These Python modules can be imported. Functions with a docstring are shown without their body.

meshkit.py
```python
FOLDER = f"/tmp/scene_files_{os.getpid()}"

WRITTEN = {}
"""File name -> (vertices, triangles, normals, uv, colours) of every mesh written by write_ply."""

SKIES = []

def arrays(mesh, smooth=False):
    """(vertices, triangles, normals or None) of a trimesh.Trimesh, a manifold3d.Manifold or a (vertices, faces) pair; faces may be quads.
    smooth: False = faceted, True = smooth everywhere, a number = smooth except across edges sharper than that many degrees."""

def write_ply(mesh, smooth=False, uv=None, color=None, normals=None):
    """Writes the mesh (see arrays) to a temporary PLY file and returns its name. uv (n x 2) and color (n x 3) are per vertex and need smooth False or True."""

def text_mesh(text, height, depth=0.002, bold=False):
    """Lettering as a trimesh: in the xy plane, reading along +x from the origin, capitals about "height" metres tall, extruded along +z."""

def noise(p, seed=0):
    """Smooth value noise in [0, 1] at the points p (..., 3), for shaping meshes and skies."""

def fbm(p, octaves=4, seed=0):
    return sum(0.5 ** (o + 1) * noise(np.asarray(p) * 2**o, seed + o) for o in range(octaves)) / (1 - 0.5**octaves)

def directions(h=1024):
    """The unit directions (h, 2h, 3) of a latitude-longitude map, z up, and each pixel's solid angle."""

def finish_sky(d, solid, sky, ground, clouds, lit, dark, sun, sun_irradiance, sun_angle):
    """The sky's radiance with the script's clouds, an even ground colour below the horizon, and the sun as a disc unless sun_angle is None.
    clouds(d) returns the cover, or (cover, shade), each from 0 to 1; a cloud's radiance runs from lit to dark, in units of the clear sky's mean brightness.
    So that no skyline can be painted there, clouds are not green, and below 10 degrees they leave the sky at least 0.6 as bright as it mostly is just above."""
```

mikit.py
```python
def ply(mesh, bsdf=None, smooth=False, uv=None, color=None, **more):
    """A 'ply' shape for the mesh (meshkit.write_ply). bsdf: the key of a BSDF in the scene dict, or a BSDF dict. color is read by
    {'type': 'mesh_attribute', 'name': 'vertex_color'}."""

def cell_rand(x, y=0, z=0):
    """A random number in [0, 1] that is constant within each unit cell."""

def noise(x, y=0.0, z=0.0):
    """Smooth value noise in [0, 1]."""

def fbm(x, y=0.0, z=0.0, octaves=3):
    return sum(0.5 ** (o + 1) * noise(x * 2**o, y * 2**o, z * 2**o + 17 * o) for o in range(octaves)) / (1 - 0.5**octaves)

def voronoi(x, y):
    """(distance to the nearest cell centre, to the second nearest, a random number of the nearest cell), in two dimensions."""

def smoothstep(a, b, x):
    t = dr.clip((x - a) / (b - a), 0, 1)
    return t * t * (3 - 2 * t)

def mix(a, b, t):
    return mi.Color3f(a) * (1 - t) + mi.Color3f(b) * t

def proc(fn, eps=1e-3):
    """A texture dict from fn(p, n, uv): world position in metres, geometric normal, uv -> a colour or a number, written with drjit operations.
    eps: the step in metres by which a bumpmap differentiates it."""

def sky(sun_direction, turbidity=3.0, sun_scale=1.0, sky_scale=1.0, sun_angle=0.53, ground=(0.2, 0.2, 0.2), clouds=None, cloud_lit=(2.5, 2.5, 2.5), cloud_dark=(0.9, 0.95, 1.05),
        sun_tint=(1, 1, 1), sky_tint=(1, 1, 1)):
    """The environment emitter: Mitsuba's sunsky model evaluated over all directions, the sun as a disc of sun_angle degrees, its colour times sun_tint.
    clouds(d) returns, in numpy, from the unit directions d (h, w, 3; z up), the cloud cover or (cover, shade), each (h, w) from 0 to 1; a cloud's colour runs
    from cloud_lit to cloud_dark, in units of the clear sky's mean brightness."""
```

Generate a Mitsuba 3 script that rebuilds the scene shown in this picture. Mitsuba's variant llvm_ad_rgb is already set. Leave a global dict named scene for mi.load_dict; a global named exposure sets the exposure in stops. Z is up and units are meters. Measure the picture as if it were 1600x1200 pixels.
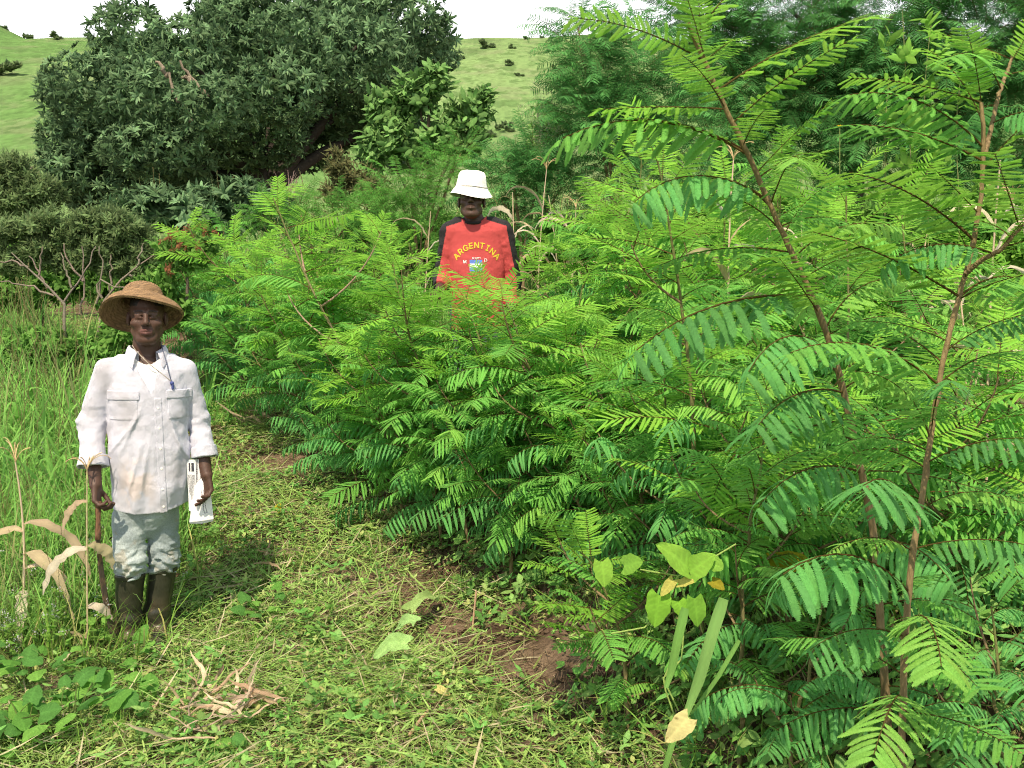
import math
import numpy as np
import trimesh
import mitsuba as mi
import mikit
import meshkit
from mikit import noise, fbm, smoothstep, mix

T = mi.ScalarTransform4f
scene, labels = {}, {}

# ---------------------------------------------------------------- camera, sky, exposure
EYE = np.array([0.0, 0.0, 1.6])
FOCAL = 1557.0                     # pixels of the 1600 wide photograph
PITCH = math.atan(100 / FOCAL)
FWD = np.array([0, math.cos(PITCH), -math.sin(PITCH)])
UPV = np.array([0, math.sin(PITCH), math.cos(PITCH)])
scene['camera'] = {'type': 'perspective', 'fov': math.degrees(2 * math.atan(800 / FOCAL)), 'fov_axis': 'x', 'near_clip': 0.05, 'far_clip': 3000.0,
                   'to_world': T().look_at(origin=EYE.tolist(), target=(EYE + FWD).tolist(), up=[0, 0, 1])}


def cloud_cover(d):
    q = d / np.maximum(d[..., 2:3], 0.08)
    a = meshkit.fbm(q * 1.1 + 3.0, 5, 4)
    low = np.clip((0.75 - d[..., 2]) / 0.5, 0, 1)
    cover = np.clip(0.75 * low + 1.7 * (a - 0.36), 0, 1)
    return cover, np.clip((a - 0.55) * 1.2, 0, 0.4)


SUN = (-0.13, -0.58, 0.80)
scene['sky'] = mikit.sky(SUN, turbidity=3, clouds=cloud_cover, cloud_lit=(4.6, 4.6, 4.6), cloud_dark=(2.4, 2.4, 2.5), ground=(0.06, 0.12, 0.03))
exposure = 2.15


def at(u, v, y):
    """The point at distance y north of the camera that stands at pixel (u, v) of the photograph."""
    d = FWD + np.array([1.0, 0, 0]) * (u - 800) / FOCAL + UPV * (600 - v) / FOCAL
    return EYE + d * (y / d[1])


# ---------------------------------------------------------------- materials
def rgb(*c):
    return {'type': 'rgb', 'value': list(c)}


VC = {'type': 'mesh_attribute', 'name': 'vertex_color'}
scene['leaf_material'] = {'type': 'principledthin', 'base_color': VC, 'roughness': 0.48, 'diff_trans': 0.95, 'eta': 1.4}
scene['glossy_leaf_material'] = {'type': 'principledthin', 'base_color': VC, 'roughness': 0.36, 'diff_trans': 0.55, 'eta': 1.45}
scene['bark_material'] = {'type': 'twosided', 'bsdf': {'type': 'bumpmap', 'height': mikit.proc(lambda p, n, uv: fbm(p.x * 160, p.y * 160, p.z * 45, 3), 0.002), 'scale': 0.006,
                                                       'nested': {'type': 'principled', 'base_color': VC, 'roughness': 0.8, 'specular': 0.3}}}


def soil_colour(p, n, uv):
    a = fbm(p.x * 3.1, p.y * 3.1, 1.0, 4)
    b = fbm(p.x * 40, p.y * 40, p.z * 40, 3)
    c = mix(mi.Color3f(0.070, 0.048, 0.033), mi.Color3f(0.14, 0.102, 0.070), smoothstep(0.3, 0.7, a))
    return c * (0.55 + 0.9 * b)


def soil_height(p, n, uv):
    return fbm(p.x * 22, p.y * 22, p.z * 22, 4)


scene['soil_material'] = {'type': 'twosided', 'bsdf': {'type': 'bumpmap', 'height': mikit.proc(soil_height, 0.004), 'scale': 0.03,
                                                       'nested': {'type': 'diffuse', 'reflectance': mikit.proc(soil_colour)}}}


def rust_colour(p, n, uv):
    a = fbm(p.x * 60, p.y * 60, p.z * 25, 4)
    return mix(mi.Color3f(0.085, 0.065, 0.055), mi.Color3f(0.17, 0.11, 0.075), smoothstep(0.4, 0.65, a))


scene['rust_material'] = {'type': 'principled', 'base_color': mikit.proc(rust_colour), 'roughness': 0.5, 'metallic': 0.4}


def hill_colour(p, n, uv):
    a = fbm(p.x * 0.035 + 5, p.y * 0.03, 0.0, 4)
    b = fbm(p.x * 0.3, p.y * 0.3, p.z * 0.3, 4)
    e = fbm(p.x * 2.0, p.y * 0.9, p.z * 1.2, 2)
    c = mix(mi.Color3f(0.105, 0.195, 0.060), mi.Color3f(0.165, 0.250, 0.095), smoothstep(0.32, 0.68, a))
    c = mix(c, mi.Color3f(0.175, 0.21, 0.105), 0.6 * smoothstep(0.46, 0.68, b))
    c = mix(c, mi.Color3f(0.085, 0.15, 0.05), 0.7 * smoothstep(0.52, 0.66, fbm(p.x * 0.7, p.y * 0.35, p.z * 0.7, 3)))
    c = mix(c, mi.Color3f(0.10, 0.155, 0.06), 0.7 * smoothstep(0.56, 0.74, fbm(p.x * 0.16 + 9, p.y * 0.11, p.z * 0.16, 4)))
    return c * (0.72 + 0.56 * e)


scene['hill_material'] = {'type': 'twosided', 'bsdf': {'type': 'diffuse', 'reflectance': mikit.proc(hill_colour)}}


# ---------------------------------------------------------------- scene helpers
COUNT = {}


def key_of(name):
    """name, or name_001, name_002 ... when taken."""
    n = COUNT.get(name, -1) + 1
    COUNT[name] = n
    return name if n == 0 else '%s_%03d' % (name, n)


def thing(name, label, category, group=None, kind=None):
    k = key_of(name)
    labels[k] = {'label': label, 'category': category}
    if group:
        labels[k]['group'] = group
    if kind:
        labels[k]['kind'] = kind
    return k


def part(holder, name, shape, label=None, kind=None):
    k = key_of(holder + '__' + name)
    scene[k] = shape
    if label or kind:
        labels[k] = {}
        if label:
            labels[k]['label'] = label
        if kind:
            labels[k]['kind'] = kind
    return k


def inst(group, m):
    return {'type': 'instance', 'to_world': T(np.asarray(m, float).tolist()), 'group': {'type': 'ref', 'id': group}}


def frame(o, x, up, s=1.0):
    """4 x 4: local +x along x, local +z as near up as can be."""
    x = np.asarray(x, float)
    x = x / np.linalg.norm(x)
    y = np.cross(up, x)
    if np.linalg.norm(y) < 1e-6:
        y = np.cross([0.3, 0.9, 0.1], x)
    y /= np.linalg.norm(y)
    m = np.eye(4)
    m[:3, 0], m[:3, 1], m[:3, 2], m[:3, 3] = x * s, y * s, np.cross(x, y) * s, o
    return m


def upright(o, yaw, s=1.0, nrm=(0, 0, 1), sz=None):
    """4 x 4: local +z along nrm, turned by yaw."""
    z = np.asarray(nrm, float)
    z = z / np.linalg.norm(z)
    x = np.array([math.cos(yaw), math.sin(yaw), 0.0])
    x -= z * (x @ z)
    x /= np.linalg.norm(x)
    m = np.eye(4)
    m[:3, 0], m[:3, 1], m[:3, 2], m[:3, 3] = x * s, np.cross(z, x) * s, z * (sz or s), o
    return m


class Acc:
    """Collects triangles with a colour per vertex."""

    def __init__(self):
        self.v, self.f, self.c, self.n = [], [], [], 0

    def add(self, v, f, col):
        v = np.asarray(v, float)
        self.v.append(v)
        self.f.append(np.asarray(f, int) + self.n)
        self.c.append(np.broadcast_to(np.asarray(col, float), v.shape))
        self.n += len(v)

    def arrays(self):
        return np.vstack(self.v), np.vstack(self.f), np.clip(np.vstack(self.c), 0.002, 0.95)

    def ply(self, bsdf, smooth=True):
        v, f, c = self.arrays()
        return mikit.ply(trimesh.Trimesh(v, f, process=False), bsdf, smooth=smooth, color=c)

    def tris(self):
        return sum(len(f) for f in self.f)


def group_of(name, acc, bsdf, child='mesh'):
    scene[name] = {'type': 'shapegroup', child: acc.ply(bsdf)}
    return name


def ribbon(acc, pts, half, side, col, fold=0.0, nrm=None, tip=True):
    """A leaf: centre points, half widths, side vectors; folded along its midrib by fold (radians up at the edges)."""
    pts, half, side = np.asarray(pts, float), np.asarray(half, float)[:, None], np.asarray(side, float)
    n = len(pts)
    if fold:
        lift = nrm * half * math.sin(fold)
        v = np.stack([pts - side * half * math.cos(fold) + lift, pts, pts + side * half * math.cos(fold) + lift], 1).reshape(-1, 3)
        k = 3 * np.arange(n - 1)[:, None]
        f = np.concatenate([k + [0, 1, 4], k + [0, 4, 3], k + [1, 2, 5], k + [1, 5, 4]], 0)
        c = np.repeat(np.broadcast_to(np.asarray(col, float), (n, 3)), 3, 0).copy()
        c[1::3] *= 1.18
    else:
        v = np.stack([pts - side * half, pts + side * half], 1).reshape(-1, 3)
        k = 2 * np.arange(n - 1)[:, None]
        f = np.concatenate([k + [0, 1, 3], k + [0, 3, 2]], 0)
        c = np.repeat(np.broadcast_to(np.asarray(col, float), (n, 3)), 2, 0)
    acc.add(v, f, c)


def tube(acc, pts, rad, col, sides=5, cap=True):
    pts = np.asarray(pts, float)
    rad = np.broadcast_to(np.asarray(rad, float), (len(pts),))
    t = np.gradient(pts, axis=0)
    t /= np.linalg.norm(t, axis=1, keepdims=True) + 1e-12
    a = np.cross(t, [0.31, 0.87, 0.38])
    a /= np.linalg.norm(a, axis=1, keepdims=True) + 1e-12
    b = np.cross(t, a)
    ang = np.arange(sides) * 2 * math.pi / sides
    ring = pts[:, None] + rad[:, None, None] * (np.cos(ang)[None, :, None] * a[:, None] + np.sin(ang)[None, :, None] * b[:, None])
    v = ring.reshape(-1, 3)
    i = np.arange(len(pts) - 1)[:, None] * sides
    j = np.arange(sides)[None]
    p, q = (i + j).ravel(), (i + (j + 1) % sides).ravel()
    f = np.vstack([np.stack([p, q, q + sides], 1), np.stack([p, q + sides, p + sides], 1)])
    c = np.repeat(np.broadcast_to(np.asarray(col, float), (len(pts), 3)), sides, 0)
    if cap:
        v = np.vstack([v, pts[:1], pts[-1:]])
        c = np.vstack([c, c[:1], c[-1:]])
        m, e = len(pts) * sides, (len(pts) - 1) * sides
        jj = np.arange(sides)
        f = np.vstack([f, np.stack([jj * 0 + m, (jj + 1) % sides, jj], 1), np.stack([jj * 0 + m + 1, e + jj, e + (jj + 1) % sides], 1)])
    acc.add(v, f, c)


def curve(p0, p1, bend, n=9):
    """A bowed line from p0 to p1; bend is the mid point's offset."""
    s = np.linspace(0, 1, n)[:, None]
    return np.asarray(p0) * (1 - s) + np.asarray(p1) * s + 4 * s * (1 - s) * np.asarray(bend)


def along(pts, s):
    """The point and the direction at fraction s of a polyline."""
    pts = np.asarray(pts, float)
    d = np.linalg.norm(np.diff(pts, axis=0), axis=1)
    c = np.concatenate([[0], np.cumsum(d)])
    x = np.clip(s, 0, 1) * c[-1]
    i = min(int(np.searchsorted(c, x, side='right')) - 1, len(d) - 1)
    u = (x - c[i]) / d[i]
    return pts[i] * (1 - u) + pts[i + 1] * u, (pts[i + 1] - pts[i]) / d[i]


def jitter_col(rng, c, a=0.15):
    return np.asarray(c) * rng.uniform(1 - a, 1 + a) * (1 + rng.uniform(-0.06, 0.06, 3))


# ---------------------------------------------------------------- ground and hill
ROW_Y = [0.0, 2.2, 3.8, 5.8, 8.9, 12.5, 16.0, 40.0]
ROW_X = [0.9, 0.75, 0.30, -0.24, -1.8, -4.0, -6.0, -20.0]


def row_t(x, y):
    """How far right of the foot of the planted row."""
    return x - np.interp(y, ROW_Y, ROW_X)


def sstep(a, b, x):
    t = np.clip((x - a) / (b - a), 0, 1)
    return t * t * (3 - 2 * t)


STAND, STAND_X = 0.0, (225 - 800) / FOCAL * 5.0     # the ground under the standing man is brought to the height of his boots


def gz(x, y, fine=True):
    x, y = np.asarray(x, float), np.asarray(y, float)
    base = np.where(y < 5, 0.03 * (y - 5), 0.0) + 0.13 * np.clip(y - 5, 0, 12) + 0.07 * np.clip(y - 17, 0, 60)
    t = row_t(x, y)
    z = base + 0.6 * sstep(-0.15, 1.15, t) * sstep(30, 14, y) + 0.03 * np.clip(t - 1, 0, 8)
    q = np.stack([x * 1.3, y * 1.3, x * 0 + 0.5], -1)
    z = z + 0.10 * (meshkit.fbm(q, 3, 7) - 0.5)
    if fine:
        z = z + 0.05 * (meshkit.fbm(q * 6, 3, 11) - 0.5)
    return z + STAND * np.exp(-((x - STAND_X) ** 2 + (y - 5.0) ** 2) / 1.1)


STAND = float(at(225, 1003, 5.0)[2] - gz(STAND_X, 5.0))


def hz(x, y):
    """Height of the far hill."""
    up = sstep(40, 215, y) ** 0.9
    q = np.stack([x * 0.012, y * 0.012, x * 0], -1)
    crest = 57.0 - 0.010 * np.abs(x + 30) + 12.0 * sstep(-88, -124, x) + 2.4 * (meshkit.fbm(np.stack([x * 0.035, x * 0, x * 0 + 2], -1), 3, 8) - 0.5) + 0.0 * x
    z = np.where(y < 75, gz(x, np.minimum(y, 75), False) - 0.5, 0) * sstep(75, 45, y) + 4.3 * sstep(45, 75, y) + crest * 0.93 * up + (meshkit.fbm(q, 4, 3) - 0.5) * 11 * up * sstep(232, 150, y) + (meshkit.fbm(q * 5, 3, 6) - 0.5) * 2.2 * up
    return z - 0.25 * np.clip(y - 222, 0, 400) ** 1.05


def ground_at(u, v, lift=0.0):
    """Where the line of sight through pixel (u, v) meets the ground."""
    y = np.arange(1.5, 18, 0.02)
    d = FWD + np.array([1.0, 0, 0]) * (u - 800) / FOCAL + UPV * (600 - v) / FOCAL
    P = EYE + d[None] * (y / d[1])[:, None]
    hit = P[:, 2] < gz(P[:, 0], P[:, 1]) + lift
    return P[int(np.argmax(hit))] if hit.any() else None


def grid_mesh(xs, ys, zf):
    X, Y = np.meshgrid(xs, ys)
    v = np.stack([X, Y, zf(X, Y)], -1).reshape(-1, 3)
    nx, ny = len(xs), len(ys)
    i = (np.arange(ny - 1)[:, None] * nx + np.arange(nx - 1)[None]).ravel()
    f = np.vstack([np.stack([i, i + 1, i + nx + 1], 1), np.stack([i, i + nx + 1, i + nx], 1)])
    return trimesh.Trimesh(v, f, process=False)


xs = np.concatenate([np.linspace(-60, -9, 18)[:-1], np.arange(-9, 9.01, 0.06), np.linspace(9, 60, 18)[1:]])
ys = np.concatenate([np.linspace(-25, 1.2, 14)[:-1], np.arange(1.2, 15.01, 0.06), np.linspace(15, 48, 26)[1:]])
scene['ground'] = mikit.ply(grid_mesh(xs, ys, gz), 'soil_material', smooth=True)
labels['ground'] = {'label': 'sloping brown soil under cut weeds and grass', 'category': 'ground', 'kind': 'structure'}
hx, hy = np.linspace(-330, 330, 150), np.concatenate([np.linspace(40, 235, 130), np.linspace(240, 520, 20)])
scene['hillside'] = mikit.ply(grid_mesh(hx, hy, hz), 'hill_material', smooth=True)
labels['hillside'] = {'label': 'grassy green hillside rising behind the trees to the pale sky', 'category': 'hill', 'kind': 'structure'}
# ---------------------------------------------------------------- leaf library
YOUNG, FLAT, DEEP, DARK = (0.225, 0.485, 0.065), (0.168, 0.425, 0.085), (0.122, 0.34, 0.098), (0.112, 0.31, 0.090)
RACHIS = (0.13, 0.10, 0.035)


def rot_to(v, axis, ang):
    """v turned about the unit axis by ang (arrays of angles allowed)."""
    axis = np.asarray(axis, float)
    ca, sa = np.cos(ang)[..., None], np.sin(ang)[..., None]
    return v * ca + np.cross(axis, v) * sa + axis * (v @ axis)[..., None] * (1 - ca)


def frond(seed, npair, length, plen, arch, droop, fwd, col, detail, rise=0.0, wilt=0.0):
    """A twice divided leaf, as (Acc, chord): base at the origin, tip on +x, upper face to +z.
    detail 2: every leaflet; 1: folded pinnae of several pieces; 0: the least."""
    rng = np.random.default_rng(seed)
    n = 26
    s = np.linspace(0, 1, n)
    ang = arch * 0.5 - arch * s ** 1.2
    sway = 0.12 * rng.standard_normal() * s
    d = np.stack([np.cos(ang) * np.cos(sway), np.sin(sway), np.sin(ang)], 1)
    pts = np.vstack([[0, 0, 0], np.cumsum((d[:-1] + d[1:]) / 2 * length / (n - 1), axis=0)])
    chord = np.linalg.norm(pts[-1])
    e = pts[-1] / chord
    base = np.stack([e, np.cross([0, 0, 1], e) / np.linalg.norm(np.cross([0, 0, 1], e)), np.zeros(3)])
    base[2] = np.cross(base[0], base[1])
    acc = Acc()
    rc = jitter_col(rng, RACHIS, 0.2)
    tube(acc, pts[:: 3 if detail else 6], np.linspace(0.0022, 0.0008, len(pts[:: 3 if detail else 6])) * (length / 0.3), rc, 5 if detail == 2 else 3, cap=False)
    for i in range(npair):
        t = (i + 0.5) / npair
        u = (0.13 + 0.87 * t) * (n - 1)
        k = min(int(u), n - 2)
        p = pts[k] * (1 - u + k) + pts[k + 1] * (u - k)
        tan = d[k]
        up = np.cross(tan, np.array([0, 1.0, 0]) - tan * tan[1])
        up /= np.linalg.norm(up)
        lat = np.cross(up, tan)
        for side in (-1, 1):
            if rng.random() < 0.05:
                continue
            ln = plen * (0.52 + 0.48 * math.sin(math.pi * (0.10 + 0.80 * t)) ** 0.8) * rng.uniform(0.78, 1.08)
            fa = fwd * (0.35 + 1.0 * t) + rng.normal(0, 0.09)
            lift = rise + rng.normal(0, 0.12)
            out = lat * side * math.cos(fa) + tan * math.sin(fa)
            m = {2: 9, 1: 5, 0: 3}[detail]
            q = np.linspace(0, 1, m)
            dr = droop * (0.35 + 0.65 * q) * rng.uniform(0.8, 1.2) - lift
            dirs = out * np.cos(dr)[:, None] - up * np.sin(dr)[:, None]
            curl = rng.normal(0.10, 0.06)
            dirs = dirs + tan * (curl * q)[:, None]
            dirs /= np.linalg.norm(dirs, axis=1, keepdims=True)
            cp = p + np.vstack([[0, 0, 0], np.cumsum((dirs[:-1] + dirs[1:]) / 2 * ln / (m - 1), axis=0)])
            nrm = np.cross(dirs, np.cross(up - dirs * (dirs @ up)[:, None], dirs))
            nrm /= np.linalg.norm(nrm, axis=1, keepdims=True) + 1e-9
            wid = np.cross(nrm, dirs)
            cc = jitter_col(rng, col, 0.10)
            hw = 0.0064 * (plen / 0.09) * (1 if detail == 2 else 0.68)
            if detail == 2:
                nl = 26
                w = (np.arange(nl) + 0.7) / nl
                x = w * (m - 1)
                kk = np.minimum(x.astype(int), m - 2)
                fr = (x - kk)[:, None]
                c0 = cp[kk] * (1 - fr) + cp[kk + 1] * fr
                dd, ww, nn = dirs[kk], wid[kk], nrm[kk]
                prof = (hw * np.minimum(1, 0.45 + 3.2 * w) * np.minimum(1, 0.35 + 5 * (1 - w)))[:, None]
                st = ln / nl * 0.56
                for sd in (-1, 1):
                    o = ww * sd * math.cos(0.22) - nn * math.sin(0.22) + rng.normal(0, 0.05, (nl, 1)) * nn
                    a0, b0 = c0 - dd * st, c0 + dd * st
                    tip = c0 + o * prof + dd * st * 1.15
                    sh = c0 + o * prof * 0.72 - dd * st * 0.5
                    v = np.stack([a0, b0, tip, sh], 1).reshape(-1, 3)
                    j = 4 * np.arange(nl)[:, None]
                    f = np.concatenate([j + [0, 1, 2], j + [0, 2, 3]], 0) if sd > 0 else np.concatenate([j + [0, 2, 1], j + [0, 3, 2]], 0)
                    lc = cc * rng.uniform(0.92, 1.08, (nl, 1))
                    acc.add(v, f, np.repeat(lc, 4, 0))
            else:
                prof = hw * np.interp(q, [0, 0.2, 0.8, 1], [0.5, 1, 0.95, 0.25])
                ribbon(acc, cp, prof, wid, cc, -0.2 if detail == 1 else 0, nrm)
    for j in range(len(acc.v)):
        acc.v[j] = acc.v[j] @ base.T
    return acc, chord


FROND, CHORD = {}, {}


def def_frond(kind, k, detail, bsdf='leaf_material', **a):
    if detail == 1:
        a.update(plen=a['plen'] * 1.22, fwd=a['fwd'] + 0.22, npair=a['npair'] - 3, droop=a['droop'] * 1.1)
    acc, ch = frond(100 * k + 7 * len(FROND), detail=detail, **a)
    name = 'frond_shape_%s_%d_%d' % (kind, detail, k)
    group_of(name, acc, bsdf, 'frond')
    FROND.setdefault((kind, detail), []).append(name)
    CHORD[name] = ch


for det in (2, 1):
    for k in range(3):
        def_frond('young', k, det, npair=22 + k, length=0.36, plen=0.088, arch=0.55 - 0.2 * k, droop=0.18 + 0.1 * k, fwd=0.28, col=np.array(YOUNG) * (1, 0.97, 1), rise=0.05)
    for k in range(5):
        def_frond('flat', k, det, npair=21 + k % 3, length=0.36, plen=0.092, arch=0.45 + 0.2 * k, droop=0.35 + 0.11 * k, fwd=0.30, col=np.array(FLAT) * (0.86 + 0.07 * k) * ((1.25, 1.02, 1.0) if k == 4 else (1, 1, 1)))
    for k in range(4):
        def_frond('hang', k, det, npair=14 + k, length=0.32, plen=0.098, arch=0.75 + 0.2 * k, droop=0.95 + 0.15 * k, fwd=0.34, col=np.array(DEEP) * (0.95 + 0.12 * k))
for k in range(3):
    def_frond('far', k, 0, npair=18, length=0.42, plen=0.10, arch=0.6 + 0.25 * k, droop=0.35 + 0.2 * k, fwd=0.3, col=np.array(FLAT) * (0.72 + 0.1 * k))
    def_frond('dark', k, 0, bsdf='leaf_material', npair=18, length=0.46, plen=0.11, arch=0.6 + 0.3 * k, droop=0.4 + 0.2 * k, fwd=0.3, col=np.array(DARK) * (0.8 + 0.2 * k))
    def_frond('deepfar', k, 0, npair=18, length=0.46, plen=0.11, arch=0.6 + 0.3 * k, droop=0.4 + 0.2 * k, fwd=0.3, col=np.array(DEEP) * (0.75 + 0.2 * k))

STEM = (0.20, 0.145, 0.075)
GREEN_STEM = (0.13, 0.15, 0.045)


def put_frond(holder, rng, base, tip, kind, detail, roll=0.0, name='frond', size=None):
    g = FROND[(kind, detail)][rng.integers(len(FROND[(kind, detail)]))]
    base, tip = np.asarray(base, float), np.asarray(tip, float)
    x = tip - base
    ln = np.linalg.norm(x)
    up = np.array([0, 0, 1.0]) if abs(x[2]) < 0.85 * ln else np.array([0, -1.0, 0.3])
    m = frame(base, x, up, ln / CHORD[g])
    if roll:
        c, s = math.cos(roll), math.sin(roll)
        m[:3, 1], m[:3, 2] = m[:3, 1] * c + m[:3, 2] * s, m[:3, 2] * c - m[:3, 1] * s
    part(holder, name, inst(g, m))


def shrub(holder, rng, main, radius, detail=1, branches=4, spacing=0.075, start=0.25, length=0.36, spread=0.5, stem_col=STEM, apex=True, kinds=('young', 'flat', 'hang'), flatten=0.75, back=0.0, keep=lambda p, q: True):
    """A feathery legume shrub: a main stem, side branches, fronds in a spiral along them."""
    main = np.asarray(main, float)
    h = np.linalg.norm(main[-1] - main[0])
    acc = Acc()
    wob = np.cumsum(rng.normal(0, 0.006, (len(main), 3)), 0)
    main = main + wob - wob[:1]
    colr = np.linspace(0, 1, len(main))[:, None] * (np.array(GREEN_STEM) * 0.9 - stem_col) + np.array(stem_col)
    tube(acc, main, np.linspace(radius, radius * 0.28, len(main)), colr, 6)
    part(holder, 'stem', acc.ply('bark_material'))
    axes = [(main, start, 1.0)]
    az = rng.uniform(0, 6.28)
    for b in range(branches):
        s = 0.18 + 0.6 * (b + rng.random()) / max(branches, 1)
        p, d = along(main, s)
        az += 2.4
        out = np.array([math.cos(az), math.sin(az) * flatten, 0])
        bl = spread * rng.uniform(0.7, 1.2) * (1.15 - 0.6 * s)
        e = p + out * bl * 0.8 + np.array([0, 0, bl * rng.uniform(0.45, 0.95)])
        pts = curve(p, e, out * bl * 0.10 + np.array([0, 0, -0.05 * bl]), 8)
        a2 = Acc()
        tube(a2, pts, np.linspace(radius * 0.5, radius * 0.2, 8), np.array(stem_col) * rng.uniform(0.7, 1.1), 5)
        part(holder, 'branch', a2.ply('bark_material'))
        axes.append((pts, 0.15, 0.85))
    for pts, st, sc in axes:
        tot = np.linalg.norm(np.diff(pts, axis=0), axis=1).sum()
        n = max(3, int(tot * (1 - st) / (0.86 * spacing)))
        az = rng.uniform(0, 6.28)
        for i in range(n):
            s = st + (1 - st) * (i + 0.6) / n
            p, d = along(pts, s)
            az += 2.4 + rng.normal(0, 0.25)
            f = (i + 0.5) / n
            el = np.interp(f, [0, 0.5, 0.85, 1], [-0.25, 0.05, 0.45, 0.95]) + rng.normal(0, 0.12)
            ln = length * sc * rng.uniform(0.78, 1.18) * np.interp(f, [0, 0.3, 0.8, 1], [0.8, 1.0, 0.95, 0.6])
            q = p + ln * np.array([math.cos(az) * math.cos(el), math.sin(az) * math.cos(el) * 0.9, math.sin(el)])
            q[1] += back * abs(q[1] - p[1]) + back * 0.2
            if q[2] < gz(q[0], q[1]) + 0.10 or not keep(p, q):
                continue
            hh = (p[2] - main[0][2]) / max(main[-1][2] - main[0][2], 0.1)
            r = rng.random()
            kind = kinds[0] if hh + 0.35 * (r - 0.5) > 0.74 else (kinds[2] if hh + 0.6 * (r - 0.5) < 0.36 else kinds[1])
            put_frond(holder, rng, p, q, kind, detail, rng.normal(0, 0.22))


# ---------------------------------------------------------------- other leaves
def blade_pts(rng, base, az, length, lean, bend, n=6, twist=0.0, power=1.5):
    s = np.linspace(0, 1, n)
    a = lean + bend * s ** power
    d = np.stack([np.sin(a) * math.cos(az), np.sin(a) * math.sin(az), np.cos(a)], 1)
    pts = base + np.vstack([[0, 0, 0], np.cumsum((d[:-1] + d[1:]) / 2 * length / (n - 1), axis=0)])
    side = np.array([-math.sin(az), math.cos(az), 0.0])
    tw = twist * np.minimum(1, s * 2) if power < 1 else twist * s
    nr = np.cross(d, side)
    sides = side * np.cos(tw)[:, None] + nr * np.sin(tw)[:, None]
    return pts, sides, np.cross(sides, d)


def grass_blade(acc, rng, base, az, length, width, lean, bend, col, n=5, fold=0.0, twist=0.0):
    pts, sides, nr = blade_pts(rng, base, az, length, lean, bend, n, twist)
    prof = np.interp(np.linspace(0, 1, n), [0, 0.25, 0.7, 1], [0.55, 1, 0.75, 0.04]) * width / 2
    g = np.linspace(0.8, 1.1, n)[:, None]
    ribbon(acc, pts, prof, sides, np.asarray(col) * g, fold, nr)


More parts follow.
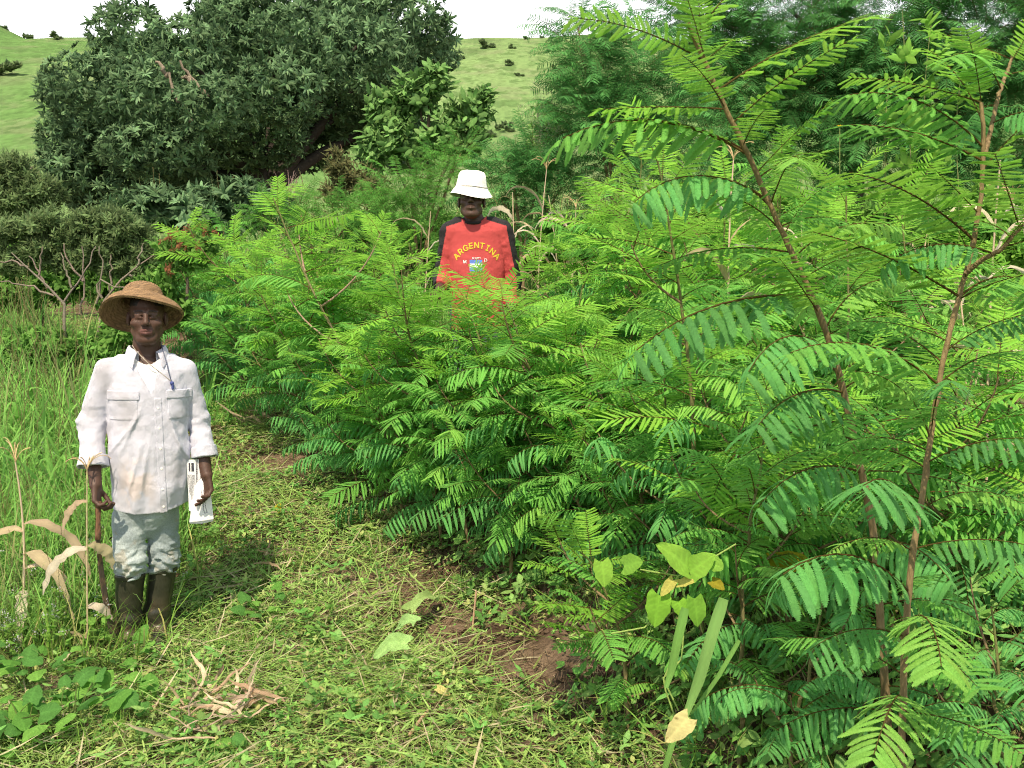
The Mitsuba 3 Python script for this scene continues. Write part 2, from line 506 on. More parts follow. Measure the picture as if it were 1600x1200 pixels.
def oval_leaf(acc, rng, base, az, length, width, lean, bend, col, n=4, fold=0.25, heart=False):
    pts, sides, nr = blade_pts(rng, base, az, length, lean, bend, n)
    s = np.linspace(0, 1, n)
    if heart:
        prof = np.interp(s, [0, 0.08, 0.28, 0.6, 0.85, 1], [0.25, 0.8, 1, 0.72, 0.3, 0.02])
    else:
        prof = np.interp(s, [0, 0.3, 0.55, 0.85, 1], [0.08, 0.9, 1, 0.5, 0.02])
    ribbon(acc, pts, prof * width / 2, sides, col, fold, nr)


def patch(seed, kind, r=0.24):
    """A tuft of ground cover, about r in radius, standing on the origin."""
    rng = np.random.default_rng(seed)
    acc = Acc()

    def spot():
        a, q = rng.uniform(0, 6.28), r * math.sqrt(rng.random())
        return np.array([q * math.cos(a), q * math.sin(a), -0.015])
    if kind == 'weed':
        for _ in range(46):
            b, h = spot(), rng.uniform(0.02, 0.12)
            top = b + np.array([rng.normal(0, 0.02), rng.normal(0, 0.02), h])
            if h > 0.05:
                grass_blade(acc, rng, b, rng.uniform(0, 6.28), h * 1.05, 0.003, 0.1, 0.1, (0.12, 0.17, 0.04), 3)
            c = jitter_col(rng, ((0.17, 0.36, 0.08), (0.25, 0.45, 0.11), (0.34, 0.49, 0.16), (0.13, 0.29, 0.075), (0.40, 0.45, 0.17))[rng.integers(5)], 0.3)
            for j in range(rng.integers(2, 5)):
                L = rng.uniform(0.014, 0.038)
                oval_leaf(acc, rng, top, rng.uniform(0, 6.28), L, L * rng.uniform(0.4, 0.7), rng.uniform(0.7, 1.5), 0.4, jitter_col(rng, c), 4)
    elif kind == 'broad':
        for _ in range(20):
            b, h = spot(), rng.uniform(0.04, 0.18)
            top = b + np.array([rng.normal(0, 0.03), rng.normal(0, 0.03), h])
            grass_blade(acc, rng, b, rng.uniform(0, 6.28), h, 0.004, 0.15, 0.1, (0.11, 0.16, 0.04), 3)
            c = jitter_col(rng, ((0.20, 0.40, 0.10), (0.15, 0.33, 0.085), (0.26, 0.45, 0.13))[rng.integers(3)], 0.3)
            for j in range(rng.integers(2, 5)):
                L = rng.uniform(0.028, 0.065)
                oval_leaf(acc, rng, top, rng.uniform(0, 6.28), L, L * rng.uniform(0.45, 0.75), rng.uniform(0.8, 1.4), 0.5, jitter_col(rng, c), 5, 0.3)
    elif kind == 'clip':
        for _ in range(84):
            b = spot() + [0, 0, rng.uniform(0.01, 0.07)]
            c = jitter_col(rng, (0.36, 0.53, 0.16) if rng.random() < 0.80 else (0.56, 0.51, 0.33), 0.3)
            grass_blade(acc, rng, b, rng.uniform(0, 6.28), rng.uniform(0.06, 0.24), rng.uniform(0.003, 0.009), rng.uniform(1.2, 1.65), rng.uniform(-0.3, 0.35), c, 4, 0, rng.normal(0, 0.8))
        for _ in range(18):
            b = spot() + [0, 0, rng.uniform(0.0, 0.05)]
            L = rng.uniform(0.02, 0.05)
            oval_leaf(acc, rng, b, rng.uniform(0, 6.28), L, L * 0.5, 1.3, 0.3, jitter_col(rng, (0.25, 0.40, 0.09), 0.3))
    elif kind == 'straw':
        for _ in range(60):
            b = spot() + [0, 0, rng.uniform(0.0, 0.035)]
            c = jitter_col(rng, (0.42, 0.33, 0.21) if rng.random() < 0.6 else (0.17, 0.115, 0.07), 0.35)
            grass_blade(acc, rng, b, rng.uniform(0, 6.28), rng.uniform(0.04, 0.2), rng.uniform(0.002, 0.006), rng.uniform(1.3, 1.7), rng.uniform(-0.3, 0.2), c, 4)
    elif kind == 'tuft':
        for _ in range(60):
            b = spot()
            c = jitter_col(rng, (0.21, 0.38, 0.07) if rng.random() < 0.8 else (0.40, 0.42, 0.16), 0.25)
            grass_blade(acc, rng, b, rng.uniform(0, 6.28), rng.uniform(0.12, 0.38), rng.uniform(0.004, 0.008), rng.uniform(0.05, 0.5), rng.uniform(0.3, 1.3), c, 5)
    elif kind == 'tall':
        for _ in range(42):
            b = spot()
            c = jitter_col(rng, (0.25, 0.49, 0.12) if rng.random() < 0.88 else (0.42, 0.47, 0.20), 0.25)
            grass_blade(acc, rng, b, rng.uniform(0, 6.28), rng.uniform(0.4, 1.0), rng.uniform(0.006, 0.017), rng.uniform(0.0, 0.5), rng.uniform(0.2, 2.0), c, 6)
        for _ in range(3):
            b = spot()
            az = rng.uniform(0, 6.28)
            L = rng.uniform(0.7, 1.1)
            pts, sd, nr = blade_pts(rng, b, az, L, 0.05, 0.35, 6)
            tube(acc, pts, 0.0018, (0.25, 0.22, 0.10), 3, False)
            for j in range(26):
                p, d = along(pts, 0.72 + 0.28 * j / 26)
                oval_leaf(acc, rng, p, rng.uniform(0, 6.28), 0.016, 0.004, rng.uniform(0.3, 1.2), 0.3, jitter_col(rng, (0.34, 0.34, 0.18), 0.25), 3, 0)
    elif kind == 'flower':
        for _ in range(16):
            b, h = spot(), rng.uniform(0.12, 0.3)
            top = b + np.array([rng.normal(0, 0.03), rng.normal(0, 0.03), h])
            tube(acc, np.stack([b, top]), 0.0015, (0.12, 0.18, 0.05), 3, False)
            for j in range(5):
                p = b + (top - b) * rng.uniform(0.3, 1)
                L = rng.uniform(0.03, 0.05)
                oval_leaf(acc, rng, p, rng.uniform(0, 6.28), L, L * 0.6, rng.uniform(0.7, 1.3), 0.4, jitter_col(rng, (0.18, 0.34, 0.07), 0.25))
            for j in range(9):
                oval_leaf(acc, rng, top + rng.normal(0, 0.008, 3), rng.uniform(0, 6.28), 0.008, 0.007, rng.uniform(0.2, 1.3), 0.3, (0.55, 0.55, 0.58), 3, 0)
    return acc


PATCH = {}
for i, (kind, many) in enumerate((('weed', 4), ('broad', 3), ('clip', 4), ('straw', 3), ('tuft', 3), ('tall', 4), ('flower', 2))):
    for k in range(many):
        PATCH.setdefault(kind, []).append(group_of('patch_shape_%s_%d' % (kind, k), patch(900 + 31 * i + k, kind), 'leaf_material'))


def leaf_cluster(seed, n, length, width, col, droop, spread, bsdf, name, nseg=4, stem=0.0, pale=0.0):
    """A whorl of leaves at a twig's end; +z is the twig's direction."""
    rng = np.random.default_rng(seed)
    acc = Acc()
    for i in range(n):
        az = i * 2.4 + rng.normal(0, 0.6)
        c = jitter_col(rng, col, 0.25)
        L = length * rng.uniform(0.55, 1.15)
        oval_leaf(acc, rng, np.array([0, 0, -stem * (n - i) / n]), az, L, width * rng.uniform(0.85, 1.15), rng.uniform(0.35, spread), droop * rng.uniform(0.6, 1.3), c, nseg, 0.28)
    return group_of(name, acc, bsdf, 'leaves')


WHORL = [leaf_cluster(50 + k, 13, 0.25, 0.058, np.array((0.115, 0.20, 0.095)) * (0.62 + 0.25 * k), 1.1, 1.2, 'glossy_leaf_material', 'whorl_shape_%d' % k) for k in range(4)]
SPRAY = [leaf_cluster(70 + k, 9, 0.17, 0.07, np.array((0.13, 0.25, 0.075)) * (0.85 + 0.2 * k), 0.7, 1.3, 'glossy_leaf_material', 'spray_shape_%d' % k, 4, 0.22) for k in range(3)]
OLIVE = [leaf_cluster(80 + k, 26, 0.075, 0.022, np.array((0.155, 0.225, 0.095)) * (0.85 + 0.2 * k), 0.4, 1.3, 'leaf_material', 'olive_shape_%d' % k, 3, 0.16) for k in range(3)]
SMALL = [leaf_cluster(90 + k, 16, 0.085, 0.04, np.array((0.15, 0.30, 0.07)) * (0.85 + 0.2 * k), 0.5, 1.3, 'leaf_material', 'small_shape_%d' % k, 3, 0.16) for k in range(3)]
RED = [leaf_cluster(97, 12, 0.10, 0.035, (0.26, 0.12, 0.065), 0.6, 1.1, 'leaf_material', 'red_shape_0', 3, 0.12)]
BROWN = [leaf_cluster(98, 14, 0.09, 0.03, (0.15, 0.16, 0.07), 0.6, 1.2, 'leaf_material', 'brown_shape_0', 3, 0.16)]
HERB = [leaf_cluster(60 + k, 8, 0.12, 0.045, np.array((0.19, 0.38, 0.07)) * (0.85 + 0.2 * k), 0.7, 1.2, 'leaf_material', 'herb_shape_%d' % k, 5, 0.10) for k in range(2)]


def crown(holder, rng, lobes, shapes, number, size, inner=0.45, name='crown', hang=0.0, count=[0]):
    """Leaf whorls through ellipsoid lobes (centre, radii): most near the surface and pointing outward."""
    k = key_of(holder + '__' + name)
    vol = np.array([np.prod(l[1]) ** (2 / 3) for l in lobes])
    n = 0
    for (c, r), share in zip(lobes, vol / vol.sum()):
        c, r = np.asarray(c), np.asarray(r)
        for _ in range(int(number * share)):
            d = rng.normal(0, 1, 3)
            d /= np.linalg.norm(d)
            q = 1 - (1 - inner) * rng.random() ** 2.0
            p = c + d * r * q * (1 + 0.25 * (meshkit.noise((c + d * 1.7)[None] * 2.3, 5)[0] - 0.5))
            nrm = d / r
            nrm = nrm / np.linalg.norm(nrm) + np.array([0, 0, 0.45 - hang]) + rng.normal(0, 0.35, 3)
            n += 1
            scene['%s__%03d' % (k, n)] = inst(shapes[rng.integers(len(shapes))], upright(p, rng.uniform(0, 6.28), size * rng.uniform(0.75, 1.25), nrm))
    return k


def limb(holder, name, pts, r0, r1, col, sides=6):
    a = Acc()
    tube(a, pts, np.linspace(r0, r1, len(pts)), col, sides)
    return part(holder, name, a.ply('bark_material'))


def smooth_leaf(acc, pts, side, width, col, shape='heart', cup=0.18, wave=0.03, veins=6, seed=0, across=9, spots=0.0):
    """A broad leaf with a real outline: midrib points, a side vector, veins raised and paler."""
    rng = np.random.default_rng(seed)
    pts, side = np.asarray(pts, float), np.asarray(side, float)
    L = np.linalg.norm(pts[-1] - pts[0])
    n = 18
    s = np.linspace(0, 1, n)
    mid = np.array([along(pts, x)[0] for x in s])
    t = np.gradient(mid, axis=0)
    t /= np.linalg.norm(t, axis=1, keepdims=True)
    sd = side - t * (t @ side)[:, None]
    sd /= np.linalg.norm(sd, axis=1, keepdims=True)
    nr = np.cross(sd, t)
    if shape == 'heart':
        prof = np.clip((1 - s) ** 0.75 * (0.35 + 1.15 * np.sqrt(np.clip(s, 0, 1) + 0.015)) * 1.32, 0, None)
        prof /= prof.max()
        sweep = -0.16 * np.exp(-(s / 0.16) ** 2)
    else:
        prof = np.sin(math.pi * np.clip(s, 0.02, 1) ** 0.85) ** 0.8
        sweep = 0 * s
    e = np.linspace(-1, 1, across)
    edge = 1 + 0.05 * np.sin(s * 19 + rng.uniform(0, 6))[:, None] * np.abs(e)[None] + rng.normal(0, 0.015, (n, across)) * np.abs(e)[None] ** 3
    x = e[None] * prof[:, None] * edge * width / 2
    lift = cup * np.abs(x) + wave * L * np.sin(s[:, None] * 9 + e[None] * 2 + rng.uniform(0, 6)) * np.abs(e)[None] ** 1.5
    vf = (s[:, None] * veins - np.abs(e)[None] * 1.1) % 1.0
    vein = np.exp(-((vf - 0.5) / 0.13) ** 2) * (np.abs(e) > 0.05)[None] + np.exp(-(e / 0.10) ** 2)[None]
    P = mid[:, None] + sd[:, None] * x[..., None] + nr[:, None] * (lift - 0.006 * L * vein)[..., None] + t[:, None] * (sweep[:, None] * np.abs(e)[None] ** 1.4 * L)[..., None]
    blot = meshkit.fbm(P.reshape(-1, 3) * 14 / max(L, 0.02) * 0.25 + seed, 3, seed).reshape(n, across)
    c = np.asarray(col)[None, None] * (0.80 + 0.40 * blot)[..., None] * (1 + 0.22 * vein)[..., None]
    if spots:
        sp = meshkit.noise(P.reshape(-1, 3) * 9 / L + 5, seed).reshape(n, across) > 1 - spots
        c[sp] = np.array((0.20, 0.13, 0.05))
    i = (np.arange(n - 1)[:, None] * across + np.arange(across - 1)[None]).ravel()
    f = np.vstack([np.stack([i, i + 1, i + across + 1], 1), np.stack([i, i + across + 1, i + across], 1)])
    acc.add(P.reshape(-1, 3), f, c.reshape(-1, 3))
# ---------------------------------------------------------------- hill bushes
rng = np.random.default_rng(41)
HILL_SHAPE = [leaf_cluster(30 + k, 60, 0.62, 0.34, (0.15, 0.21, 0.10), 0.3, 1.5, 'leaf_material', 'hill_bush_shape_%d' % k, 3, 0.3) for k in range(2)]


def hill_pt(u, v):
    d = FWD + np.array([1.0, 0, 0]) * (u - 800) / FOCAL + UPV * (600 - v) / FOCAL
    d /= d[1]
    for y in np.arange(60, 232, 0.5):
        p = EYE + d * y
        if p[2] < float(hz(p[0], p[1])):
            return p
    p = EYE + d * 222.0
    return np.array([p[0], p[1], float(hz(p[0], p[1]))])


for u, v, s, where in ((8, 118, 4.0, 'round dark bush low on the left hillside beside the picture edge'), (42, 54, 3.6, 'dark bush on the left skyline of the hill'), (6, 42, 2.6, 'small dark bush at the far left end of the skyline'),
                       (62, 130, 2.4, 'faint bush on the left hillside close to the big tree'), (92, 62, 2.8, 'bush on the left skyline where the big tree begins'), (718, 60, 1.8, 'little tree on the right skyline nearest the big tree'),
                       (757, 75, 2.9, 'round grey green bush just below the right skyline'), (800, 76, 1.5, 'small dark shrub on the upper right hillside'), (796, 103, 1.7, 'dark shrub on the right hillside below the skyline'),
                       (708, 94, 2.6, 'dull bush on the right hillside above the young tree'), (822, 62, 1.2, 'tiny shrub on the right skyline'), (868, 110, 1.5, 'small shrub on the right hillside near the tall feathery shrub'),
                       (790, 205, 2.0, 'shrub low on the right hillside right of the young tree'), (765, 215, 2.0, 'shrub low on the right hillside behind the young tree'), (845, 60, 1.1, 'tiny dark dot of a shrub on the right skyline'), (812, 120, 1.2, 'small dark shrub midway down the right hillside')):
    p = hill_pt(u, v)
    s *= 0.66
    k = thing('hill_bush', where, 'bush', 'bushes scattered on the far hillside')
    c = key_of(k + '__crown')
    for j in range(9):
        q = p + np.array([rng.normal(0, 0.45), rng.normal(0, 0.4), rng.uniform(0.0, 0.75)]) * s * 0.75
        scene['%s__%03d' % (c, j + 1)] = inst(HILL_SHAPE[j % 2], upright(q, rng.uniform(0, 6.28), s * 0.55))

# ---------------------------------------------------------------- the big dark tree
PALE = (0.20, 0.165, 0.12)
GREY = (0.11, 0.09, 0.07)


def lobes_at(rows, d, thick=0.8):
    out = []
    for row in rows:
        u, v, ru, rv = row[:4]
        dd = d + (row[4] if len(row) > 4 else 0)
        s = dd / FOCAL
        out.append((at(u, v, dd), (ru * s, max(ru, rv) * s * thick, rv * s)))
    return out


rng = np.random.default_rng(5)
D = 21.0
tree = thing('broadleaf_tree', 'huge dark green tree with long drooping leaves left of centre before the hill', 'tree')
rows = [(150, 140, 82, 62, -1.0), (220, 160, 60, 50, -1.8), (112, 215, 54, 52, 0), (200, 52, 58, 46, 0.5), (290, 100, 82, 66, -0.6), (385, 60, 86, 66, 0.4), (350, 30, 58, 40, 1.2), (480, -20, 150, 60, 1.6), (470, 60, 70, 50, -0.8), (560, 90, 84, 62, -1.4), (560, 30, 70, 46, 0.3), (636, 40, 66, 52, 0), (672, 78, 42, 44, 0.3),
        (616, 140, 58, 50, 0.3), (540, 180, 74, 46, 1.2), (440, 140, 74, 52, -1.8), (400, 215, 86, 46, -0.4), (330, 170, 70, 46, -2.2), (250, 235, 92, 46, -1.6), (165, 215, 60, 40, -0.8), (120, 270, 66, 40, -0.5), (190, 302, 96, 40, 0), (330, 270, 80, 40, 1.2), (300, 310, 80, 30, 0.2), (620, 225, 60, 46, 1.0), (470, 220, 70, 46, 2.0), (400, 120, 120, 90, 2.4), (560, 140, 120, 80, 2.4), (230, 200, 130, 90, 2.2)]
crown(tree, rng, lobes_at(rows, D), WHORL, 11500, 0.78, 0.55, hang=0.7)
base = at(440, 420, D + 0.5)
base[2] = float(gz(base[0], base[1])) - 0.2
fork = at(420, 300, D + 0.3)
limb(tree, 'trunk', curve(base, fork, (0.1, 0, 0)), 0.42, 0.3, (0.055, 0.046, 0.038), 8)
for u, v, dd in ((180, 150, -0.4), (310, 110, -0.6), (420, 50, 0), (560, 70, -0.4), (640, 60, 0.3), (520, 190, 0.5), (270, 220, -0.8), (150, 270, 0), (620, 200, 0.8)):
    e = at(u, v, D + dd)
    limb(tree, 'branch', curve(fork, e, (0, 0.3, 0.35)), 0.16, 0.04, (0.055, 0.046, 0.038))
for line in (((322, 152), (300, 125), (283, 98)), ((262, 118), (255, 100), (243, 93)), ((300, 125), (285, 118)), ((80, 285), (60, 275), (45, 262)), ((300, 190), (275, 150), (262, 118))):
    limb(tree, 'bare_branch', np.array([along([at(u, v, D - 2.3) for u, v in line], s)[0] for s in np.linspace(0, 1, 9)]) + rng.normal(0, 0.03, (9, 3)), 0.05, 0.022, PALE)

rng = np.random.default_rng(6)
low = thing('mango_like_bush', 'low dark bush with whorls of long leaves under the big tree', 'bush')
crown(low, rng, lobes_at([(290, 325, 75, 30), (375, 308, 45, 28), (330, 345, 70, 26), (420, 330, 50, 24), (230, 330, 60, 30)], 12.5), WHORL, 430, 0.72, 0.4, hang=0.1)
limb(low, 'stem', curve(at(320, 420, 12.5), at(320, 320, 12.5), (0.1, 0, 0)), 0.05, 0.03, GREY)
edge = thing('grey_bush', 'dull grey green bush at the left edge below the hill', 'bush')
crown(edge, rng, lobes_at([(18, 268, 44, 30), (60, 300, 44, 28), (-20, 290, 50, 40), (20, 318, 50, 22)], 17), OLIVE, 1000, 1.6, 0.4)
limb(edge, 'trunk', curve(at(30, 420, 17), at(35, 290, 17), (0.1, 0, 0)), 0.12, 0.05, GREY)

young = thing('young_tree', 'slender young tree with large curled leaves right of the big dark tree', 'tree')
rows = [(610, 175, 42, 50), (650, 145, 45, 35), (680, 120, 30, 24), (735, 175, 40, 36), (755, 150, 24, 20), (640, 225, 62, 38), (700, 205, 40, 40), (590, 225, 35, 40), (740, 215, 30, 24)]
crown(young, rng, lobes_at(rows, 14), SPRAY, 520, 1.05, 0.2)
b = at(700, 330, 14)
b[2] = float(gz(b[0], b[1])) - 0.1
limb(young, 'trunk', curve(b, at(672, 150, 14), (-0.12, 0, 0)), 0.06, 0.02, (0.10, 0.08, 0.05))
for u, v, w in ((610, 180, 0.3), (735, 170, 0.35), (650, 140, 0.7), (752, 150, 0.5), (600, 225, 0.2)):
    p, _ = along(curve(b, at(672, 150, 14), (-0.12, 0, 0)), w)
    limb(young, 'branch', curve(p, at(u, v, 14), (0, 0, 0.05)), 0.025, 0.01, (0.10, 0.08, 0.05))

brown = thing('brown_bush', 'thin brownish bush with upright twigs between the big tree and the man in red', 'bush')
crown(brown, rng, lobes_at([(530, 260, 26, 34), (560, 285, 40, 34), (590, 300, 30, 26), (520, 300, 26, 26)], 13), BROWN, 190, 1.2, 0.1)
for u, v in ((515, 232), (532, 225), (552, 250), (585, 262), (505, 265)):
    limb(brown, 'twig', curve(at(550, 350, 13), at(u, v, 13), (0.02, 0, 0.05)), 0.012, 0.004, (0.16, 0.11, 0.07), 4)
dead = thing('dead_bush', 'small leafless bush of bare pale twigs under the big tree', 'bush')
for i in range(16):
    a = rng.uniform(-1, 1)
    limb(dead, 'twig', curve(at(452, 330, 12.5), at(452 + 28 * a + rng.normal(0, 5), 268 + 16 * abs(a) + rng.normal(0, 5), 12.5 + rng.normal(0, 0.1)), (rng.normal(0, 0.05), 0, rng.normal(0, 0.03))), 0.009, 0.003, (0.27, 0.19, 0.17), 4)

# ---------------------------------------------------------------- olive thicket on the left
rng = np.random.default_rng(8)
D = 10.5
for label, rows, stems in (
    ('olive green flat topped bush on bare forked stems at the left edge', [(15, 362, 42, 30), (70, 350, 46, 30), (60, 392, 40, 22), (110, 376, 42, 30), (0, 402, 40, 22), (135, 345, 36, 24), (95, 412, 30, 16), (30, 415, 30, 14), (130, 400, 26, 18)],
     [((112, 508), (98, 475), (60, 432), (18, 395)), ((98, 475), (135, 425), (150, 385)), ((60, 432), (66, 385)), ((85, 462), (50, 448), (0, 440)), ((45, 418), (20, 408), (-5, 412)), ((75, 450), (45, 400)), ((112, 450), (95, 395))]),
    ('olive green bush on long pale forked stems behind the straw hat', [(165, 388, 40, 26), (195, 358, 46, 28), (235, 390, 34, 24), (205, 412, 30, 18), (255, 408, 26, 16), (175, 340, 40, 20), (140, 404, 24, 16), (225, 425, 26, 14), (175, 418, 24, 14)],
     [((118, 505), (165, 462), (215, 415), (250, 392)), ((172, 455), (173, 398)), ((127, 492), (130, 430), (128, 385)), ((160, 466), (150, 440), (190, 450), (215, 452)), ((200, 428), (238, 442)), ((130, 440), (108, 410), (100, 380)), ((215, 415), (225, 380)), ((150, 475), (160, 430), (155, 385))])):
    k = thing('flat_topped_bush', label, 'bush')
    crown(k, rng, lobes_at(rows, D, 1.0), OLIVE, 620, 1.0, 0.25)
    for j, st in enumerate(stems):
        pts = np.array([at(u, v, D - 0.7 + 0.12 * (j % 3)) for u, v in st])
        if j == 0:
            pts[0, 2] = float(gz(pts[0, 0], pts[0, 1])) - 0.05 if pts[0, 2] > float(gz(pts[0, 0], pts[0, 1])) else pts[0, 2]
        fine = np.array([along(pts, s)[0] for s in np.linspace(0, 1, 9)])
        fine[1:-1] += rng.normal(0, 0.010, (7, 3))
        limb(k, 'stem' if j == 0 else 'branch', fine, 0.028 if j == 0 else 0.013, 0.005, jitter_col(rng, (0.175, 0.15, 0.115), 0.1))
k = thing('red_tipped_bush', 'dark bush with reddish young leaves above the right of the straw hat', 'bush')
crown(k, rng, lobes_at([(265, 370, 22, 16), (300, 362, 24, 14), (325, 360, 16, 10), (258, 418, 16, 12), (290, 385, 24, 16)], 9.6), RED, 26, 0.55, 0.1)
crown(k, rng, lobes_at([(285, 395, 45, 30), (310, 380, 40, 26), (250, 440, 40, 24)], 9.8), SMALL, 240, 1.0, 0.2)
limb(k, 'stem', curve(at(285, 500, 9.8), at(285, 390, 9.8), (0.05, 0, 0)), 0.02, 0.01, GREY)
for label, rows, num in (('leafy green bush at the foot of the olive thicket on the left', [(60, 545, 70, 36), (150, 540, 50, 30), (10, 560, 60, 36)], 420), ('small leafy bush behind the straw hat', [(215, 500, 50, 34), (265, 480, 36, 30), (200, 520, 40, 24)], 300)):
    k = thing('leafy_bush', label, 'bush')
    crown(k, rng, lobes_at(rows, 9.8), SMALL, num, 1.15, 0.3)
    u, v = rows[0][:2]
    limb(k, 'stem', curve(at(u, v + 60, 9.8), at(u, v, 9.8), (0.05, 0, 0)), 0.02, 0.01, GREY)
rng = np.random.default_rng(19)
MID = 'leafy bushes filling the ground beyond the planted row'
for label, rows, shapes, num, d, sz in (
    ('leafy bush in the shade behind the bare forked stems', [(40, 440, 70, 46), (110, 430, 60, 46), (-30, 450, 60, 46), (20, 400, 60, 30)], 'SMALL', 620, 12.2, 1.3), ('leafy bush in the shade behind the straw hat', [(190, 440, 60, 46), (255, 440, 46, 46), (150, 400, 40, 30), (230, 400, 50, 30)], 'SMALL', 560, 12.0, 1.3),
    ('leafy bush under the brown twigs left of the red shirt', [(580, 360, 50, 34), (640, 370, 50, 34), (610, 400, 60, 30)], 'SMALL', 420, 11.6, 1.1), ('leafy bush behind the bucket hat', [(700, 370, 60, 40), (760, 380, 60, 40), (720, 410, 60, 36)], 'SMALL', 460, 11.4, 1.1),
    ('leafy bush below the cream flower plumes', [(850, 370, 60, 36), (900, 380, 50, 36), (830, 400, 60, 30)], 'HERB', 300, 10.8, 1.0), ('leafy bush below the blue green feathery shrub', [(960, 370, 60, 40), (1030, 375, 60, 40), (990, 400, 70, 36)], 'HERB', 380, 10.2, 1.0),
    ('leafy bush under the left of the dark feathery tree', [(1110, 350, 60, 46), (1170, 370, 60, 40), (1090, 390, 60, 36)], 'HERB', 400, 9.8, 1.0), ('leafy bush under the middle of the dark feathery tree', [(1240, 350, 60, 46), (1310, 360, 60, 46), (1270, 390, 70, 36)], 'HERB', 420, 9.4, 1.0),
    ('leafy bush under the right of the dark feathery tree', [(1390, 345, 60, 50), (1460, 360, 60, 46), (1420, 390, 70, 36)], 'SMALL', 560, 9.2, 1.1), ('leafy bush at the right edge under the dark feathery tree', [(1540, 340, 60, 50), (1600, 360, 60, 50), (1660, 350, 60, 60), (1570, 390, 70, 36)], 'HERB', 520, 9.0, 1.0)):
    k = thing('leafy_bush', label, 'bush')
    crown(k, rng, lobes_at(rows, d, 0.9), SMALL if shapes == 'SMALL' else HERB, num, sz, 0.3)
    u, v = rows[0][:2]
    b = at(u + 20, v + 40, d)
    b[2] = float(gz(b[0], b[1])) - 0.05
    limb(k, 'stem', curve(b, at(u + 20, v, d), (0.05, 0, 0)), 0.02, 0.01, GREY)

# ---------------------------------------------------------------- feathery trees at the back right
def feathery(holder, rng, lobes, kind, number, size, dirs=0.5):
    k = key_of(holder + '__crown')
    shapes = FROND[(kind, 0)]
    vol = np.array([l[1][0] * l[1][2] for l in lobes])
    n = 0
    for (c, r), share in zip(lobes, vol / vol.sum()):
        for _ in range(int(number * share)):
            d = rng.normal(0, 1, 3)
            d /= np.linalg.norm(d)
            p = np.asarray(c) + d * r * (0.25 + 0.75 * rng.random() ** 0.5) * 0.9
            x = d * (1, 1, 0.5) + rng.normal(0, 0.4, 3) + np.array([0, 0, rng.uniform(-0.25, 0.45)])
            n += 1
            scene['%s__%03d' % (k, n)] = inst(shapes[rng.integers(len(shapes))], frame(p, x, np.array([0, 0, 1.0]) + rng.normal(0, 0.25, 3), size * rng.uniform(0.7, 1.25)))


rng = np.random.default_rng(12)
k = thing('feathery_tree', 'large dark feathery tree filling the top right corner', 'tree')
rows = [(1130, 40, 70, 70), (1240, 20, 110, 100), (1380, 20, 130, 110), (1530, 40, 120, 120), (1190, 150, 100, 80), (1310, 140, 110, 80), (1450, 160, 120, 90), (1590, 180, 100, 100), (1230, 235, 110, 46), (1080, 20, 60, 50), (1390, 235, 120, 46), (1640, 60, 90, 120), (1110, 215, 80, 55), (1530, 250, 100, 50)]
feathery(k, rng, lobes_at(rows, 11.5, 1.0), 'dark', 3600, 1.05)
b = at(1330, 330, 11.8)
b[2] = float(gz(b[0], b[1])) - 0.1
limb(k, 'trunk', curve(b, at(1320, 100, 11.8), (0.1, 0, 0)), 0.14, 0.07, GREY)
for u, v in ((1130, 40), (1240, 20), (1400, 20), (1550, 60), (1200, 150), (1470, 160)):
    limb(k, 'branch', curve(at(1325, 180, 11.8), at(u, v, 11.5), (0, 0, 0.15)), 0.05, 0.02, GREY)
for label, rows, kind, num, d, size, trunk in (
    ('tall blue green feathery shrub against the hill right of the sky gap', [(930, 120, 46, 70), (985, 105, 60, 60), (960, 195, 80, 60), (1030, 175, 60, 60), (905, 70, 34, 44), (900, 30, 20, 24), (1000, 250, 80, 40), (900, 175, 40, 50)], 'deepfar', 800, 9.6, 0.8, (985, 330)),
    ('feathery shrub behind the white bucket hat on its left', [(640, 300, 46, 36), (610, 340, 50, 40), (690, 270, 40, 30), (660, 350, 50, 36), (720, 240, 34, 24)], 'far', 330, 10.4, 0.72, (650, 420)),
    ('feathery shrub behind the white bucket hat on its right', [(800, 270, 50, 36), (850, 250, 50, 40), (780, 310, 50, 36), (840, 310, 50, 40), (880, 290, 36, 40)], 'deepfar', 380, 9.9, 0.72, (815, 420)),
    ('bright feathery shrub before the low dark bush left of centre', [(470, 335, 40, 26), (520, 345, 46, 30), (560, 330, 36, 26), (430, 345, 40, 24), (590, 370, 40, 30)], 'far', 330, 11.2, 0.7, (510, 420))):
    k = thing('feathery_shrub', label, 'shrub')
    feathery(k, rng, lobes_at(rows, d), kind, num, size)
    b = at(*trunk, d)
    b[2] = float(gz(b[0], b[1])) - 0.05
    top = at(rows[0][0], rows[0][1], d)
    limb(k, 'stem', curve(b, top, (0.05, 0, 0)), 0.03, 0.012, STEM)
    for row in rows[1:6]:
        p, _ = along(curve(b, top, (0.05, 0, 0)), rng.uniform(0.3, 0.7))
        limb(k, 'branch', curve(p, at(row[0], row[1], d), (0, 0, 0.05)), 0.015, 0.006, STEM, 4)

